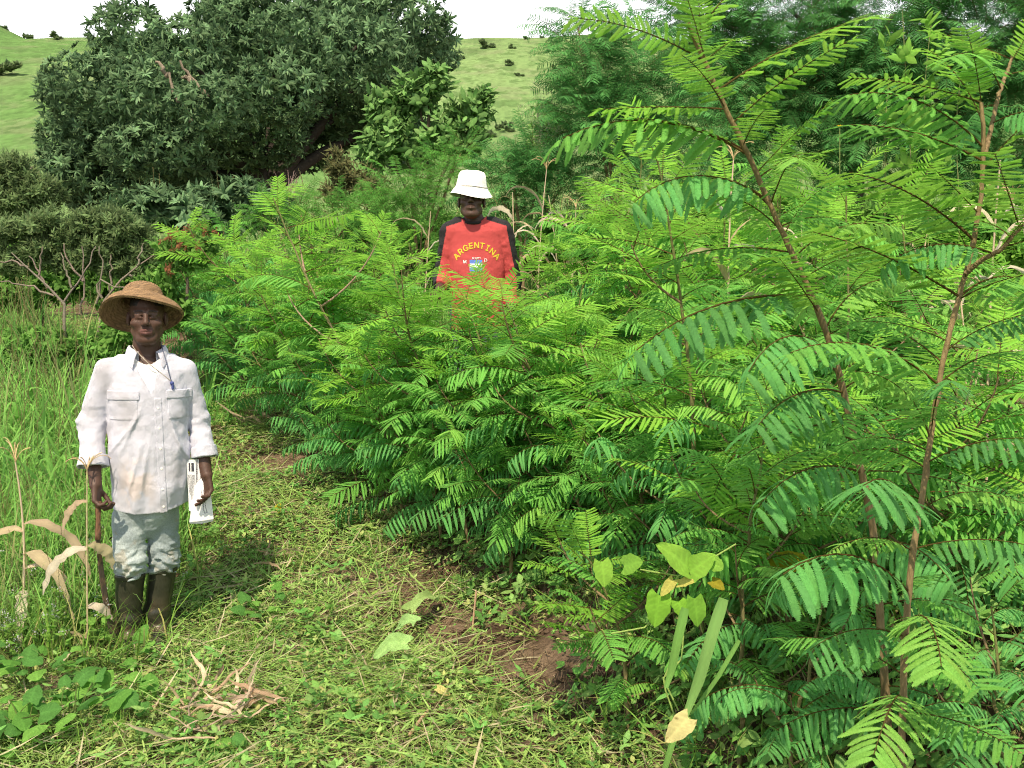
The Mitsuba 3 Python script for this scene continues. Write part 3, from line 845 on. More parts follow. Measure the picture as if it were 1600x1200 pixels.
cream = Acc()
for i in range(60):
    p = rng.normal(0, 1, 3) * (0.035, 0.035, 0.07)
    oval_leaf(cream, rng, p, rng.uniform(0, 6.28), 0.016, 0.014, rng.uniform(0.2, 1.4), 0.3, jitter_col(rng, (0.52, 0.50, 0.34), 0.15), 3, 0.2)
group_of('cream_flower_shape', cream, 'leaf_material', 'flowers')
k = thing('flowering_shrub', 'shrub with cream white flower plumes right of the bucket hat', 'shrub')
crown(k, rng, lobes_at([(855, 195, 28, 34), (840, 245, 36, 34), (875, 215, 24, 30)], 10.4), SMALL, 260, 0.9, 0.2)
f = key_of(k + '__flower_plume')
for i in range(46):
    u, v = rng.normal(855, 20), rng.normal(205, 28)
    scene['%s__%03d' % (f, i + 1)] = inst('cream_flower_shape', upright(at(u, v, 10.0 + rng.normal(0, 0.15)), rng.uniform(0, 6.28), rng.uniform(0.5, 1.0), (rng.normal(0, 0.3), 0, 1)))
limb(k, 'stem', curve(at(850, 330, 10.4), at(855, 200, 10.4), (0.05, 0, 0)), 0.02, 0.008, GREY)

# ---------------------------------------------------------------- ground cover
rng = np.random.default_rng(77)
COVER = {}


def cover(name, kind, x, y, s, lean=0.25):
    n = COVER[name] = COVER.get(name, 0) + 1
    e = 0.15
    z = float(gz(x, y))
    nr = np.array([float(gz(x - e, y, False)) - float(gz(x + e, y, False)), float(gz(x, y - e, False)) - float(gz(x, y + e, False)), 2 * e])
    nr = nr / np.linalg.norm(nr) + rng.normal(0, 0.08, 3)
    scene['%s__%03d' % (name, n)] = inst(PATCH[kind][rng.integers(len(PATCH[kind]))], upright((x, y, z), rng.uniform(0, 6.28), s, nr))


def bare(x, y):
    """Where the soil shows between the weeds."""
    return float(meshkit.fbm(np.array([[x * 1.6, y * 1.1, 3.0]]), 3, 21)[0])


y = 2.1
while y < 17:
    step = 0.135 + 0.016 * max(y - 4, 0)
    for x in np.arange(-0.62 * y - 0.9, 0.62 * y + 0.9, step):
        px, py = x + rng.uniform(-0.5, 0.5) * step, y + rng.uniform(-0.5, 0.5) * step
        t, b, r = float(row_t(px, py)), bare(px, py), rng.random()
        s = (0.8 + 0.05 * py) * rng.uniform(0.8, 1.25)
        strip = math.exp(-((t - 0.05) / 0.38) ** 2)          # the hoed strip along the foot of the row
        if b > 0.70 - 0.18 * strip:
            if r < 0.75:
                cover('straw_litter', 'straw', px, py, s * 0.8)
            elif r < 0.88:
                cover('ground_weeds', 'weed', px, py, s * 0.6)
            continue
        if t < -1.75 - 0.25 * math.sin(py * 1.7) - (0.9 if py < 4.6 else 0):
            if r < 0.55 and py > 4.8:
                cover('tall_grass', 'tall', px, py, s * np.interp(py, [4.8, 6.5, 9], [0.55, 0.95, 1.15]) * 0.85)
            elif r < 0.75:
                cover('grass', 'tuft', px, py, s)
            elif r < 0.86:
                cover('ground_weeds', 'flower', px, py, s)
            else:
                cover('ground_weeds', 'broad', px, py, s * 1.1)
        elif t < 0.1:
            if r < 0.33:
                cover('ground_weeds', 'weed', px, py, s * 0.85)
            elif r < 0.78:
                cover('cut_grass', 'clip', px, py, s * 0.95)
            elif r < 0.87:
                cover('ground_weeds', 'broad', px, py, s * 0.8)
            elif r < 0.97:
                cover('grass', 'tuft', px, py, s * 0.55)
            else:
                cover('straw_litter', 'straw', px, py, s)
        else:
            if py > 8.2 and r < 0.5:
                cover('tall_grass', 'tall', px, py, s * np.interp(py, [8.2, 11, 14], [0.55, 0.9, 1.1]))
            elif r < 0.40:
                cover('ground_weeds', 'broad', px, py, s)
            elif r < 0.64:
                cover('ground_weeds', 'weed', px, py, s * 1.1)
            elif r < 0.78:
                cover('grass', 'tuft', px, py, s * 0.9)
            elif r < 0.86:
                cover('cut_grass', 'clip', px, py, s)
            elif r < 0.93 and py > 6.5:
                cover('ground_weeds', 'flower', px, py, s * 1.3)
            else:
                cover('straw_litter', 'straw', px, py, s)
    y += step
for name, label, cat in (('ground_weeds', 'low mixed green weeds covering the slope', 'weeds'), ('cut_grass', 'freshly cut grass and clippings lying on the path', 'grass'), ('straw_litter', 'dry brown straw and dead stems on bare soil', 'straw'),
                         ('grass', 'short upright grass tufts between the weeds', 'grass'), ('tall_grass', 'tall thin seeding grass on the left and beyond the planted row', 'grass')):
    labels[name] = {'label': label, 'category': cat, 'kind': 'stuff'}
# ---------------------------------------------------------------- feathery shrubs of the planted row
def foot(u, v, d):
    p = at(u, v, d)
    p[2] = float(gz(p[0], p[1])) - 0.04
    return p


ROW = 'feathery legume shrubs planted in the row'


def stem_line(pix, d0, d1):
    """Pixels from the foot up; the foot is set on the ground."""
    n = len(pix)
    pts = [at(u, v, d0 + (d1 - d0) * i / (n - 1)) for i, (u, v) in enumerate(pix)]
    pts[0] = foot(pix[0][0], pix[0][1], d0)
    m = max(10, 4 * n)
    p = np.array([along(pts, s)[0] for s in np.linspace(0, 1, m)])
    for _ in range(2):
        p[1:-1] = 0.25 * p[:-2] + 0.5 * p[1:-1] + 0.25 * p[2:]
    return p


MEN = [(228, 5.0), (745, 7.0)]


def clear_of_men(p, q):
    """False where a leaf would stand in front of a face or cross a body."""
    for w in (p, q, (p + q) / 2):
        d = w - EYE
        f = d @ FWD
        u, v = 800 + FOCAL * d[0] / f, 600 - FOCAL * (d @ UPV) / f
        if w[1] < 7.3 and 672 < u < 822 and 250 < v < 396:
            return False
        if w[1] < 5.3 and 100 < u < 345 and 430 < v < 1010:
            return False
        if 6.75 < w[1] < 7.3 and 660 < u < 830 and v < 660:
            return False
    return True


def row_shrub(label, pix, d0, d1, radius, detail, branches, spacing, start, length, spread, seed, **k):
    h = thing('feathery_shrub', label, 'shrub')
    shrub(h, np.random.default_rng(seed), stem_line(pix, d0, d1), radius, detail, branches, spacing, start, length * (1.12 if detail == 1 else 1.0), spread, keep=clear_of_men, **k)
    return h


row_shrub('feathery shrub with long bare pinkish stem leaning left, beside the man in red', [(640, 720), (575, 600), (525, 525), (480, 430), (430, 312)], 6.9, 6.9, 0.017, 1, 6, 0.075, 0.40, 0.42, 0.75, 1, back=0.7, stem_col=(0.36, 0.25, 0.18))
row_shrub('dense feathery shrub at the far left end of the row beside the path', [(470, 690), (440, 560), (400, 450), (370, 385)], 9.0, 9.0, 0.016, 1, 9, 0.066, 0.12, 0.46, 0.9, 2)
row_shrub('deep green feathery shrub behind the hat man at the head of the path', [(350, 590), (335, 500), (322, 430), (312, 400)], 10.8, 10.8, 0.016, 1, 9, 0.072, 0.06, 0.46, 0.9, 3, kinds=('flat', 'hang', 'hang'))
row_shrub('bushy feathery shrub over the dark hole in the bank', [(520, 700), (500, 600), (470, 500), (440, 420)], 8.4, 8.3, 0.016, 1, 9, 0.062, 0.15, 0.44, 0.85, 4)
row_shrub('feathery shrub with thin dark stem before the left arm of the man in red', [(740, 842), (700, 690), (660, 560), (640, 470), (625, 395)], 5.9, 6.0, 0.014, 1, 8, 0.058, 0.22, 0.40, 0.62, 5)
row_shrub('feathery shrub whose leaves cover the legs of the man in red', [(800, 800), (790, 650), (760, 560), (728, 470)], 5.3, 5.6, 0.012, 1, 7, 0.058, 0.3, 0.36, 0.55, 6)
row_shrub('feathery shrub with reddish stem right of the man in red', [(942, 820), (885, 680), (845, 590), (815, 470), (800, 432)], 4.9, 5.2, 0.014, 1, 8, 0.06, 0.2, 0.38, 0.6, 7)
row_shrub('low feathery shrub spreading over the bank left of centre', [(640, 800), (610, 720), (590, 640), (560, 560)], 6.6, 6.6, 0.012, 1, 8, 0.06, 0.1, 0.40, 0.7, 8)
row_shrub('feathery shrub with an orange stem base in the middle of the row', [(960, 640), (975, 570), (998, 500), (1010, 400), (1015, 330)], 6.0, 5.8, 0.012, 1, 6, 0.066, 0.4, 0.38, 0.6, 9)
row_shrub('slender feathery shrub with dark stem right of centre', [(1100, 860), (1085, 620), (1068, 470), (1050, 387), (1022, 235)], 3.9, 3.7, 0.012, 1, 4, 0.062, 0.34, 0.34, 0.45, 10)
row_shrub('feathery shrub on a thin straight stem between the two tall front shrubs', [(1336, 880), (1338, 700), (1337, 480), (1330, 272)], 4.3, 4.3, 0.009, 1, 2, 0.085, 0.2, 0.34, 0.4, 11, stem_col=(0.27, 0.19, 0.12))
row_shrub('low dark feathery shrub over the bare soil at bottom centre', [(985, 1060), (970, 980), (945, 900), (900, 850)], 3.7, 3.6, 0.011, 2, 5, 0.062, 0.1, 0.32, 0.42, 12, kinds=('young', 'flat', 'hang'))
row_shrub('feathery shrub right of bottom centre behind the climbing vine', [(1160, 1010), (1150, 880), (1165, 760), (1180, 660)], 3.2, 3.1, 0.010, 2, 5, 0.062, 0.15, 0.30, 0.42, 13, kinds=('flat', 'flat', 'hang'))
row_shrub('feathery shrub behind the vine in the shade of the two tall front shrubs', [(1060, 900), (1070, 780), (1060, 680), (1040, 560)], 4.2, 4.2, 0.011, 1, 6, 0.062, 0.15, 0.34, 0.5, 14)
row_shrub('feathery shrub half hidden behind the tall front shrub at the right edge', [(1560, 900), (1560, 700), (1570, 560), (1590, 440)], 3.8, 3.8, 0.011, 1, 5, 0.07, 0.15, 0.34, 0.5, 15)
row_shrub('low feathery shrub at the bottom right corner', [(1590, 1240), (1570, 1130), (1560, 1040), (1545, 950)], 2.5, 2.5, 0.009, 2, 4, 0.062, 0.1, 0.27, 0.3, 16, kinds=('flat', 'hang', 'hang'))
row_shrub('low feathery shrub at the bottom edge right of the vine', [(1240, 1190), (1255, 1080), (1280, 980), (1290, 900)], 2.9, 2.8, 0.009, 2, 4, 0.062, 0.1, 0.27, 0.3, 17, kinds=('flat', 'hang', 'hang'))
row_shrub('feathery shrub in the sun beyond the row right of centre', [(1190, 640), (1185, 560), (1170, 470), (1150, 400)], 6.8, 6.8, 0.012, 1, 6, 0.075, 0.2, 0.40, 0.6, 18)
row_shrub('feathery shrub in the weeds behind the right shoulder of the man in red', [(905, 560), (900, 480), (885, 420), (870, 370)], 8.2, 8.2, 0.012, 1, 6, 0.075, 0.2, 0.40, 0.6, 19)
row_shrub('light green feathery shrub at the centre beyond the row', [(1090, 560), (1080, 470), (1085, 400), (1095, 330)], 7.6, 7.6, 0.012, 1, 6, 0.075, 0.2, 0.42, 0.65, 20)

for j, (pix, d, lab) in enumerate((([(560, 760), (545, 640), (530, 540), (515, 450)], 7.2, 'feathery shrub in the row just right of the dark hole in the bank'), ([(690, 790), (675, 680), (665, 600), (655, 500)], 6.2, 'feathery shrub in the row below the left hand of the man in red'),
                                   ([(860, 830), (850, 720), (845, 620), (850, 510)], 5.4, 'feathery shrub in the row below the right hand of the man in red'), ([(900, 760), (890, 640), (900, 540), (910, 440)], 5.8, 'feathery shrub close right of the red shirt'),
                                   ([(1020, 860), (1000, 760), (985, 680), (975, 590)], 4.6, 'feathery shrub above the vine in the middle of the row'), ([(1230, 980), (1225, 860), (1220, 760), (1225, 670)], 3.6, 'feathery shrub behind the big yellow leaf'),
                                   ([(1480, 900), (1475, 800), (1480, 700), (1490, 590)], 3.4, 'feathery shrub right behind the forked front shrub'), ([(1100, 760), (1110, 660), (1120, 560), (1125, 470)], 5.0, 'feathery shrub left behind the tallest shrub\'s stem'),
                                   ([(770, 760), (765, 660), (755, 560), (750, 470)], 6.1, 'feathery shrub straight before the man in red'), ([(600, 640), (590, 540), (585, 450), (580, 380)], 8.0, 'feathery shrub left of the man in red beyond the bare pinkish stem'),
                                   ([(1000, 560), (1005, 440), (1000, 330), (1010, 240)], 6.5, 'tall bright feathery shrub between the red shirt and the tallest shrub'), ([(930, 540), (925, 440), (935, 360), (940, 300)], 7.1, 'bright feathery shrub a little right of the red shirt'),
                                   ([(1125, 600), (1130, 480), (1128, 390), (1135, 300)], 5.8, 'bright feathery shrub close behind the tallest shrub\'s stem'), ([(1280, 620), (1285, 500), (1280, 410), (1290, 330)], 5.3, 'bright feathery shrub right of the tallest shrub\'s stem'),
                                   ([(1420, 640), (1415, 520), (1425, 420), (1420, 330)], 5.0, 'bright feathery shrub left of the forked front shrub'), ([(1210, 470), (1215, 380), (1208, 310), (1215, 250)], 7.2, 'bright feathery shrub under the dark tree right of the tallest stem'))):
    row_shrub(lab, pix, d, d, 0.012, 1, 8, 0.062, 0.14, 0.40, 0.62, 40 + j)


def hero(label, stems, radius, fronds, seed, extra):
    """A tall front shrub: stems given point by point, the large fronds one by one: (base, tip, kind, nearer, roll)."""
    rng = np.random.default_rng(seed)
    h = thing('feathery_shrub', label, 'shrub')
    lines = []
    for i, (pix, d0, d1, r0, r1) in enumerate(stems):
        p = stem_line(pix, d0, d1) if i == 0 else np.array([along([at(u, v, d0 + (d1 - d0) * j / (len(pix) - 1)) for j, (u, v) in enumerate(pix)], s)[0] for s in np.linspace(0, 1, 10)])
        a = Acc()
        n = len(p)
        p = np.array([along(p, s)[0] for s in np.linspace(0, 1, 90)])
        p[1:-1] += rng.normal(0, 0.0008, (88, 3))
        n = 90
        col = np.array(STEM) * (np.linspace(1.0, 0.9, n) * rng.uniform(0.75, 1.2, n))[:, None] + np.linspace(0, 1, n)[:, None] * np.array((0.02, 0.02, 0.0))
        rr = np.linspace(r0, r1, n) * (1 + 0.16 * (np.arange(n) % 7 == 0) + rng.normal(0, 0.025, n))
        tube(a, p, rr, col, 8)
        part(h, 'stem' if i == 0 else 'branch', a.ply('bark_material'))
        lines.append(p)
    allp = np.vstack(lines)
    for bu, bv, tu, tv, kind, near, roll in fronds:
        d = allp - EYE
        f = d @ FWD
        uv = np.stack([800 + FOCAL * d[:, 0] / f, 600 - FOCAL * (d @ UPV) / f], 1)
        j = np.argmin(np.hypot(uv[:, 0] - bu, uv[:, 1] - bv))
        yb = allp[j, 1]
        b = at(bu, bv, yb)
        if np.hypot(uv[j, 0] - bu, uv[j, 1] - bv) < 45:
            b = allp[j]
        put_frond(h, rng, b, at(tu, tv, yb - near), kind, 2, roll)
    for pts, st, n, ln in [(lines[i], *e) for i, e in enumerate(extra)]:
        az = rng.uniform(0, 6.28)
        for i in range(n):
            f = (i + 0.5) / n
            p, d = along(pts, st + (1 - st) * f)
            az += 2.4
            el = np.interp(f, [0, 0.5, 0.85, 1], [-0.3, 0.0, 0.35, 0.9]) + rng.normal(0, 0.12)
            L = ln * rng.uniform(0.8, 1.15)
            q = p + L * np.array([math.cos(az) * math.cos(el), math.sin(az) * math.cos(el), math.sin(el)])
            if q[1] < 1.35 or q[2] < gz(q[0], q[1]) + 0.08:
                continue
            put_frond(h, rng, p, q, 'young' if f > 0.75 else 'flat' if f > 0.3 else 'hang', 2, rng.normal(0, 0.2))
    return h


hero('tallest feathery shrub, its thick brown stem leaning left across the dark tree', [
    ([(1400, 1160), (1365, 820), (1305, 555), (1260, 440), (1215, 350), (1170, 240), (1130, 165), (1098, 90), (1075, 36)], 2.75, 2.45, 0.0130, 0.0055)],
    0.016, [
    (1095, 85, 1088, -45, 'young', 0.05, 0), (1132, 170, 1062, 84, 'young', 0.20, 0.1), (1128, 180, 930, 172, 'young', 0.02, -0.2), (1118, 135, 1365, 24, 'young', -0.05, 0.15), (1100, 95, 890, 28, 'young', 0.0, 0.1),
    (1105, 100, 1150, 60, 'young', -0.2, 0), (1165, 240, 868, 222, 'flat', 0.06, 0.1), (1160, 230, 1195, 172, 'young', 0.22, 0), (1200, 262, 1300, 158, 'young', 0.06, 0), (1195, 312, 985, 322, 'hang', 0.10, 0.1),
    (1232, 360, 1318, 282, 'flat', 0.10, 0), (1226, 345, 1330, 352, 'flat', -0.15, 0.3), (1250, 470, 985, 556, 'hang', 0.16, 0.1), (1290, 520, 1420, 440, 'flat', -0.12, 0), (1235, 400, 1020, 420, 'flat', -0.15, 0),
    (1262, 440, 1370, 395, 'flat', 0.2, -0.2), (1300, 560, 1165, 590, 'hang', 0.30, 0.1), (1320, 620, 1180, 670, 'hang', 0.30, 0), (1215, 330, 1060, 300, 'flat', -0.25, 0), (1275, 490, 1215, 400, 'young', 0.22, 0),
    (1330, 660, 1150, 720, 'flat', 0.1, 0.2), (1345, 740, 1180, 800, 'hang', 0.2, 0)], 31, [(0.12, 26, 0.30)])
hero('tall front shrub nearest the camera at the right edge, forked near its top', [
    ([(1405, 1290), (1410, 1120), (1415, 960), (1428, 850), (1446, 740), (1466, 600), (1487, 500), (1510, 425), (1528, 350), (1540, 240), (1533, 160)], 2.12, 2.1, 0.0100, 0.0042),
    ([(1508, 428), (1535, 405), (1562, 392), (1600, 350)], 2.1, 2.0, 0.006, 0.003),
    ([(1540, 240), (1560, 150), (1585, 80)], 2.1, 2.2, 0.005, 0.003)],
    0.012, [
    (1533, 165, 1508, 42, 'young', 0.06, 0), (1575, 100, 1625, 20, 'young', 0, 0), (1533, 165, 1325, 122, 'young', -0.02, 0), (1540, 235, 1318, 150, 'flat', 0.03, 0.1), (1538, 250, 1320, 195, 'flat', 0.1, -0.1),
    (1509, 372, 1318, 268, 'young', 0.15, 0.1), (1490, 462, 1260, 360, 'young', 0.12, 0.1), (1560, 393, 1650, 290, 'young', 0.1, 0), (1565, 390, 1660, 400, 'young', 0.05, 0.2), (1462, 640, 1488, 596, 'hang', 0.22, 0),
    (1485, 545, 1650, 488, 'hang', 0.1, 0), (1464, 605, 1225, 556, 'flat', 0.12, 0.1), (1440, 692, 1330, 580, 'flat', 0.05, 0), (1442, 730, 1650, 690, 'hang', 0.15, 0), (1432, 830, 1345, 762, 'hang', 0.30, 0),
    (1425, 860, 1650, 866, 'hang', 0.12, 0), (1418, 930, 1215, 905, 'hang', 0.22, 0), (1424, 975, 1472, 1052, 'flat', 0.34, 0), (1412, 1090, 1362, 1190, 'flat', 0.30, 0), (1412, 1110, 1600, 1180, 'flat', 0.2, 0.2),
    (1520, 380, 1440, 330, 'flat', -0.3, 0), (1500, 460, 1640, 470, 'flat', -0.2, 0), (1475, 560, 1350, 500, 'flat', -0.25, 0), (1450, 700, 1300, 700, 'flat', -0.2, 0.1), (1418, 1000, 1260, 1020, 'hang', 0.1, 0)], 32, [(0.14, 20, 0.24), (0.4, 4, 0.22), (0.2, 5, 0.22)])
# ---------------------------------------------------------------- distance fields and their meshes
def surface_net(fn, lo, hi, h, block=8):
    """The zero surface of fn(P (n, 3)) as a trimesh: naive surface nets, evaluated only in blocks near the surface."""
    lo, hi = np.asarray(lo, float), np.asarray(hi, float)
    nb = np.maximum(1, np.ceil((hi - lo) / (h * block)).astype(int))
    n = nb * block + 1
    cen = np.stack(np.meshgrid(*[(np.arange(k) + 0.5) * block * h + l for k, l in zip(nb, lo)], indexing='ij'), -1)
    fc = fn(cen.reshape(-1, 3)).reshape(nb)
    F = np.repeat(np.repeat(np.repeat(np.sign(fc) * 1.0, block, 0), block, 1), block, 2).astype(np.float32)
    F = np.pad(F, ((0, 1),) * 3, mode='edge')
    act = np.argwhere(np.abs(fc) < block * h * 1.02)
    o = np.stack(np.meshgrid(*[np.arange(block + 1)] * 3, indexing='ij'), -1).reshape(-1, 3)
    for s in range(0, len(act), 400):
        ijk = (act[s:s + 400, None] * block + o[None]).reshape(-1, 3)
        F[ijk[:, 0], ijk[:, 1], ijk[:, 2]] = fn(lo + ijk * h)
    S = F < 0
    cs = sum(S[i:n[0] - 1 + i, j:n[1] - 1 + j, k:n[2] - 1 + k].astype(np.int8) for i in (0, 1) for j in (0, 1) for k in (0, 1))
    cells = np.argwhere((cs > 0) & (cs < 8))
    idx = np.full(n - 1, -1)
    idx[tuple(cells.T)] = np.arange(len(cells))
    acc, cnt = np.zeros((len(cells), 3)), np.zeros(len(cells))
    cor = [np.array(c) for c in np.ndindex(2, 2, 2)]
    for a in cor:
        for ax in range(3):
            if a[ax]:
                continue
            b = a.copy()
            b[ax] = 1
            fa, fb = F[tuple((cells + a).T)], F[tuple((cells + b).T)]
            m = (fa < 0) != (fb < 0)
            t = (fa / np.where(m, fa - fb, 1))[m][:, None]
            acc[m] += a * (1 - t) + b * t
            cnt[m] += 1
    v = lo + (cells + acc / cnt[:, None]) * h
    quads = []
    for ax in range(3):
        sl = [slice(None)] * 3
        s2 = [slice(None)] * 3
        sl[ax], s2[ax] = slice(0, -1), slice(1, None)
        A, B = S[tuple(sl)], S[tuple(s2)]
        e = np.argwhere(A != B)
        u, w = (ax + 1) % 3, (ax + 2) % 3
        e = e[(e[:, u] > 0) & (e[:, w] > 0) & (e[:, u] < n[u] - 1) & (e[:, w] < n[w] - 1)]
        du, dw = np.eye(3, dtype=int)[u], np.eye(3, dtype=int)[w]
        q = np.stack([idx[tuple((e - du - dw).T)], idx[tuple((e - dw).T)], idx[tuple(e.T)], idx[tuple((e - du).T)]], 1)
        flip = ~A[tuple(e.T)]
        q[flip] = q[flip][:, ::-1]
        quads.append(q)
    q = np.vstack(quads)
    q = q[(q >= 0).all(1)]
    return trimesh.Trimesh(v, np.vstack([q[:, [0, 1, 2]], q[:, [0, 2, 3]]]), process=False)


def cone(P, a, b, ra, rb, ys=1.0):
    a, b = np.asarray(a, float), np.asarray(b, float)
    if ys != 1.0:
        k = np.array([1, ys, 1])
        P, a, b = P * k, a * k, b * k
    d = b - a
    t = np.clip(((P - a) @ d) / max(d @ d, 1e-9), 0, 1)
    return np.linalg.norm(P - a - t[:, None] * d, axis=1) - (ra + (rb - ra) * t)


def ell(P, c, r):
    q = (P - np.asarray(c)) / np.asarray(r)
    k0 = np.linalg.norm(q, axis=1)
    k1 = np.linalg.norm(q / np.asarray(r), axis=1)
    return k0 * (k0 - 1) / np.maximum(k1, 1e-9)


def smin(a, b, k):
    h = np.clip(0.5 + 0.5 * (b - a) / k, 0, 1)
    return b * (1 - h) + a * h - k * h * (1 - h)


def smax(a, b, k):
    return -smin(-a, -b, k)


def chain(P, pts, rad, k=0.01, ys=1.0):
    f = cone(P, pts[0], pts[1], rad[0], rad[1], ys)
    for i in range(1, len(pts) - 1):
        f = smin(f, cone(P, pts[i], pts[i + 1], rad[i], rad[i + 1], ys), k)
    return f


def loft(P, rows, k=1.0):
    """Stacked ellipses: rows of (z, cx, cy, half width, half depth)."""
    r = np.array(sorted(rows))
    z = np.clip(P[:, 2], r[0, 0], r[-1, 0])
    cx, cy, w, d = (np.interp(z, r[:, 0], r[:, i]) for i in (1, 2, 3, 4))
    x, y = (P[:, 0] - cx) / w, (P[:, 1] - cy) / d
    p = 2.4
    q = (np.abs(x) ** p + np.abs(y) ** p) ** (1 / p)
    f = (q - 1) * np.minimum(w, d)
    out = np.maximum(r[0, 0] - P[:, 2], P[:, 2] - r[-1, 0])
    return np.maximum(f, out)


def box(P, lo, hi):
    lo, hi = np.asarray(lo), np.asarray(hi)
    return np.max(np.maximum(lo - P, P - hi), axis=1)


def head_field(P, c, s=1.0, yaw=0.0, nod=0.0):
    """A man's head: c is its centre (between the ears), the face towards -y."""
    q = (P - np.asarray(c)) / s
    cy_, sy_ = math.cos(yaw), math.sin(yaw)
    q = np.stack([q[:, 0] * cy_ + q[:, 1] * sy_, -q[:, 0] * sy_ + q[:, 1] * cy_, q[:, 2]], 1)
    cn, sn = math.cos(nod), math.sin(nod)
    q = np.stack([q[:, 0], q[:, 1] * cn - q[:, 2] * sn, q[:, 1] * sn + q[:, 2] * cn], 1)
    a = np.stack([np.abs(q[:, 0]), q[:, 1], q[:, 2]], 1)
    f = ell(q, (0, 0.012, 0.045), (0.075, 0.096, 0.088))
    f = smin(f, ell(q, (0, -0.030, -0.035), (0.062, 0.060, 0.078)), 0.03)
    f = smin(f, ell(q, (0, -0.062, -0.098), (0.030, 0.028, 0.022)), 0.03)
    f = smin(f, cone(a, (0.024, -0.058, -0.096), (0.052, -0.005, -0.058), 0.016, 0.018), 0.025)
    f = smin(f, ell(a, (0.046, -0.062, -0.022), (0.022, 0.020, 0.018)), 0.02)          # cheek bones
    f = smin(f, cone(a, (0.012, -0.088, 0.030), (0.046, -0.072, 0.029), 0.0070, 0.0065), 0.024)  # brow
    f = smax(f, -ell(a, (0.031, -0.098, 0.010), (0.019, 0.019, 0.012)), 0.014)        # sockets
    f = smin(f, ell(a, (0.031, -0.0745, 0.010), (0.0135, 0.0125, 0.0125)), 0.002)
    f = smin(f, cone(a, (0.018, -0.088, 0.017), (0.044, -0.078, 0.015), 0.0040, 0.0036), 0.010)   # upper lid
    f = smin(f, cone(a, (0.020, -0.087, 0.001), (0.042, -0.078, 0.001), 0.0036, 0.0036), 0.010)
    f = smin(f, cone(q, (0, -0.088, 0.022), (0, -0.112, -0.022), 0.0085, 0.0125), 0.010)  # nose
    f = smin(f, ell(a, (0.013, -0.100, -0.027), (0.0095, 0.011, 0.009)), 0.006)
    f = smax(f, -ell(a, (0.0075, -0.108, -0.036), (0.0035, 0.004, 0.004)), 0.003)
    f = smin(f, ell(q, (0, -0.082, -0.062), (0.030, 0.018, 0.018)), 0.012)
    f = smin(f, cone(a, (0.0, -0.1025, -0.0545), (0.022, -0.092, -0.0575), 0.0062, 0.0035), 0.005)
    f = smin(f, cone(a, (0.0, -0.1010, -0.0685), (0.020, -0.092, -0.0645), 0.0072, 0.0035), 0.005)
    f = smax(f, -cone(a, (0, -0.110, -0.0612), (0.024, -0.097, -0.0610), 0.0022, 0.0015), 0.004)
    f = smin(f, smax(ell(a, (0.080, 0.012, 0.0), (0.012, 0.020, 0.033)), -ell(a, (0.090, 0.004, 0.002), (0.008, 0.011, 0.020)), 0.006), 0.006)  # ears
    return f * s, q


def near(P, c, r, fn):
    """fn where P lies within r of c, elsewhere just a distance."""
    d = np.linalg.norm(P - np.asarray(c), axis=1)
    out = d - 0.45 * r
    i = d < r
    if i.any():
        out[i] = fn(P[i])
    return out


def hand_field(P, wrist, d, nrm, side, curl, spread=0.12, s=1.0, thumb_curl=0.5):
    """A hand from the wrist along d, its palm facing nrm; side +1 puts the thumb at cross(nrm, d)."""
    d = np.asarray(d, float) / np.linalg.norm(d)
    nrm = np.asarray(nrm, float) - d * (np.asarray(nrm, float) @ d)
    nrm /= np.linalg.norm(nrm)
    w = np.cross(nrm, d) * side
    W = np.asarray(wrist, float)
    lens = ((0.043, 0.026, 0.021), (0.047, 0.030, 0.022), (0.044, 0.028, 0.022), (0.035, 0.021, 0.019))
    f = None
    for i in range(4):
        o = (0.030 - 0.020 * i) * s
        k = W + d * (0.090 - 0.004 * abs(i - 1)) * s + w * o
        palm = cone(P, W + w * o * 0.55 + d * 0.008 * s, k, 0.0155 * s, 0.0125 * s)
        f = palm if f is None else smin(f, palm, 0.012)
    fingers = None
    for i in range(4):
        o = (0.030 - 0.020 * i) * s
        p = W + d * (0.090 - 0.004 * abs(i - 1)) * s + w * o
        dd = d + w * (0.5 - i / 3) * spread
        ang = 0.0
        pts = [p]
        for j, ln in enumerate(lens[i]):
            ang += curl[i][j] if isinstance(curl[0], (tuple, list)) else curl[j]
            dirn = dd * math.cos(ang) + nrm * math.sin(ang)
            pts.append(pts[-1] + dirn / np.linalg.norm(dirn) * ln * s)
        g = chain(P, pts, [0.0102 * s, 0.0094 * s, 0.0085 * s, 0.0072 * s], 0.003)
        fingers = g if fingers is None else np.minimum(fingers, g)
    f = smin(f, fingers, 0.004)
    t0 = W + d * 0.022 * s + w * 0.020 * s + nrm * 0.006 * s
    t1 = t0 + (d * 0.62 + w * 0.62 + nrm * 0.35) * 0.042 * s
    t2 = t1 + (d * 0.85 + w * (0.45 - thumb_curl) + nrm * (0.25 + thumb_curl * 0.6)) * 0.032 * s
    t3 = t2 + (d * 0.9 + w * (0.3 - 1.2 * thumb_curl) + nrm * (0.2 + thumb_curl * 0.7)) * 0.026 * s
    f = smin(f, chain(P, [t0, t1, t2, t3], [0.015 * s, 0.0115 * s, 0.0105 * s, 0.0085 * s], 0.004), 0.008)
    return f


def noise_disp(P, sx, sy, sz, seed, oct_=2):
    return meshkit.fbm(P * np.array([sx, sy, sz]), oct_, seed) - 0.5


# ---------------------------------------------------------------- materials of people
def skin_rough(p, n, uv):
    return 0.42 + 0.25 * fbm(p.x * 90, p.y * 90, p.z * 90, 2)


scene['skin_material'] = {'type': 'principled', 'base_color': VC, 'roughness': mikit.proc(skin_rough), 'specular': 0.4}


def weave(p, n, uv):
    return 0.5 * noise(p.x * 420, p.y * 420, p.z * 420) + fbm(p.x * 55, p.y * 55, p.z * 40, 3) * 2.0


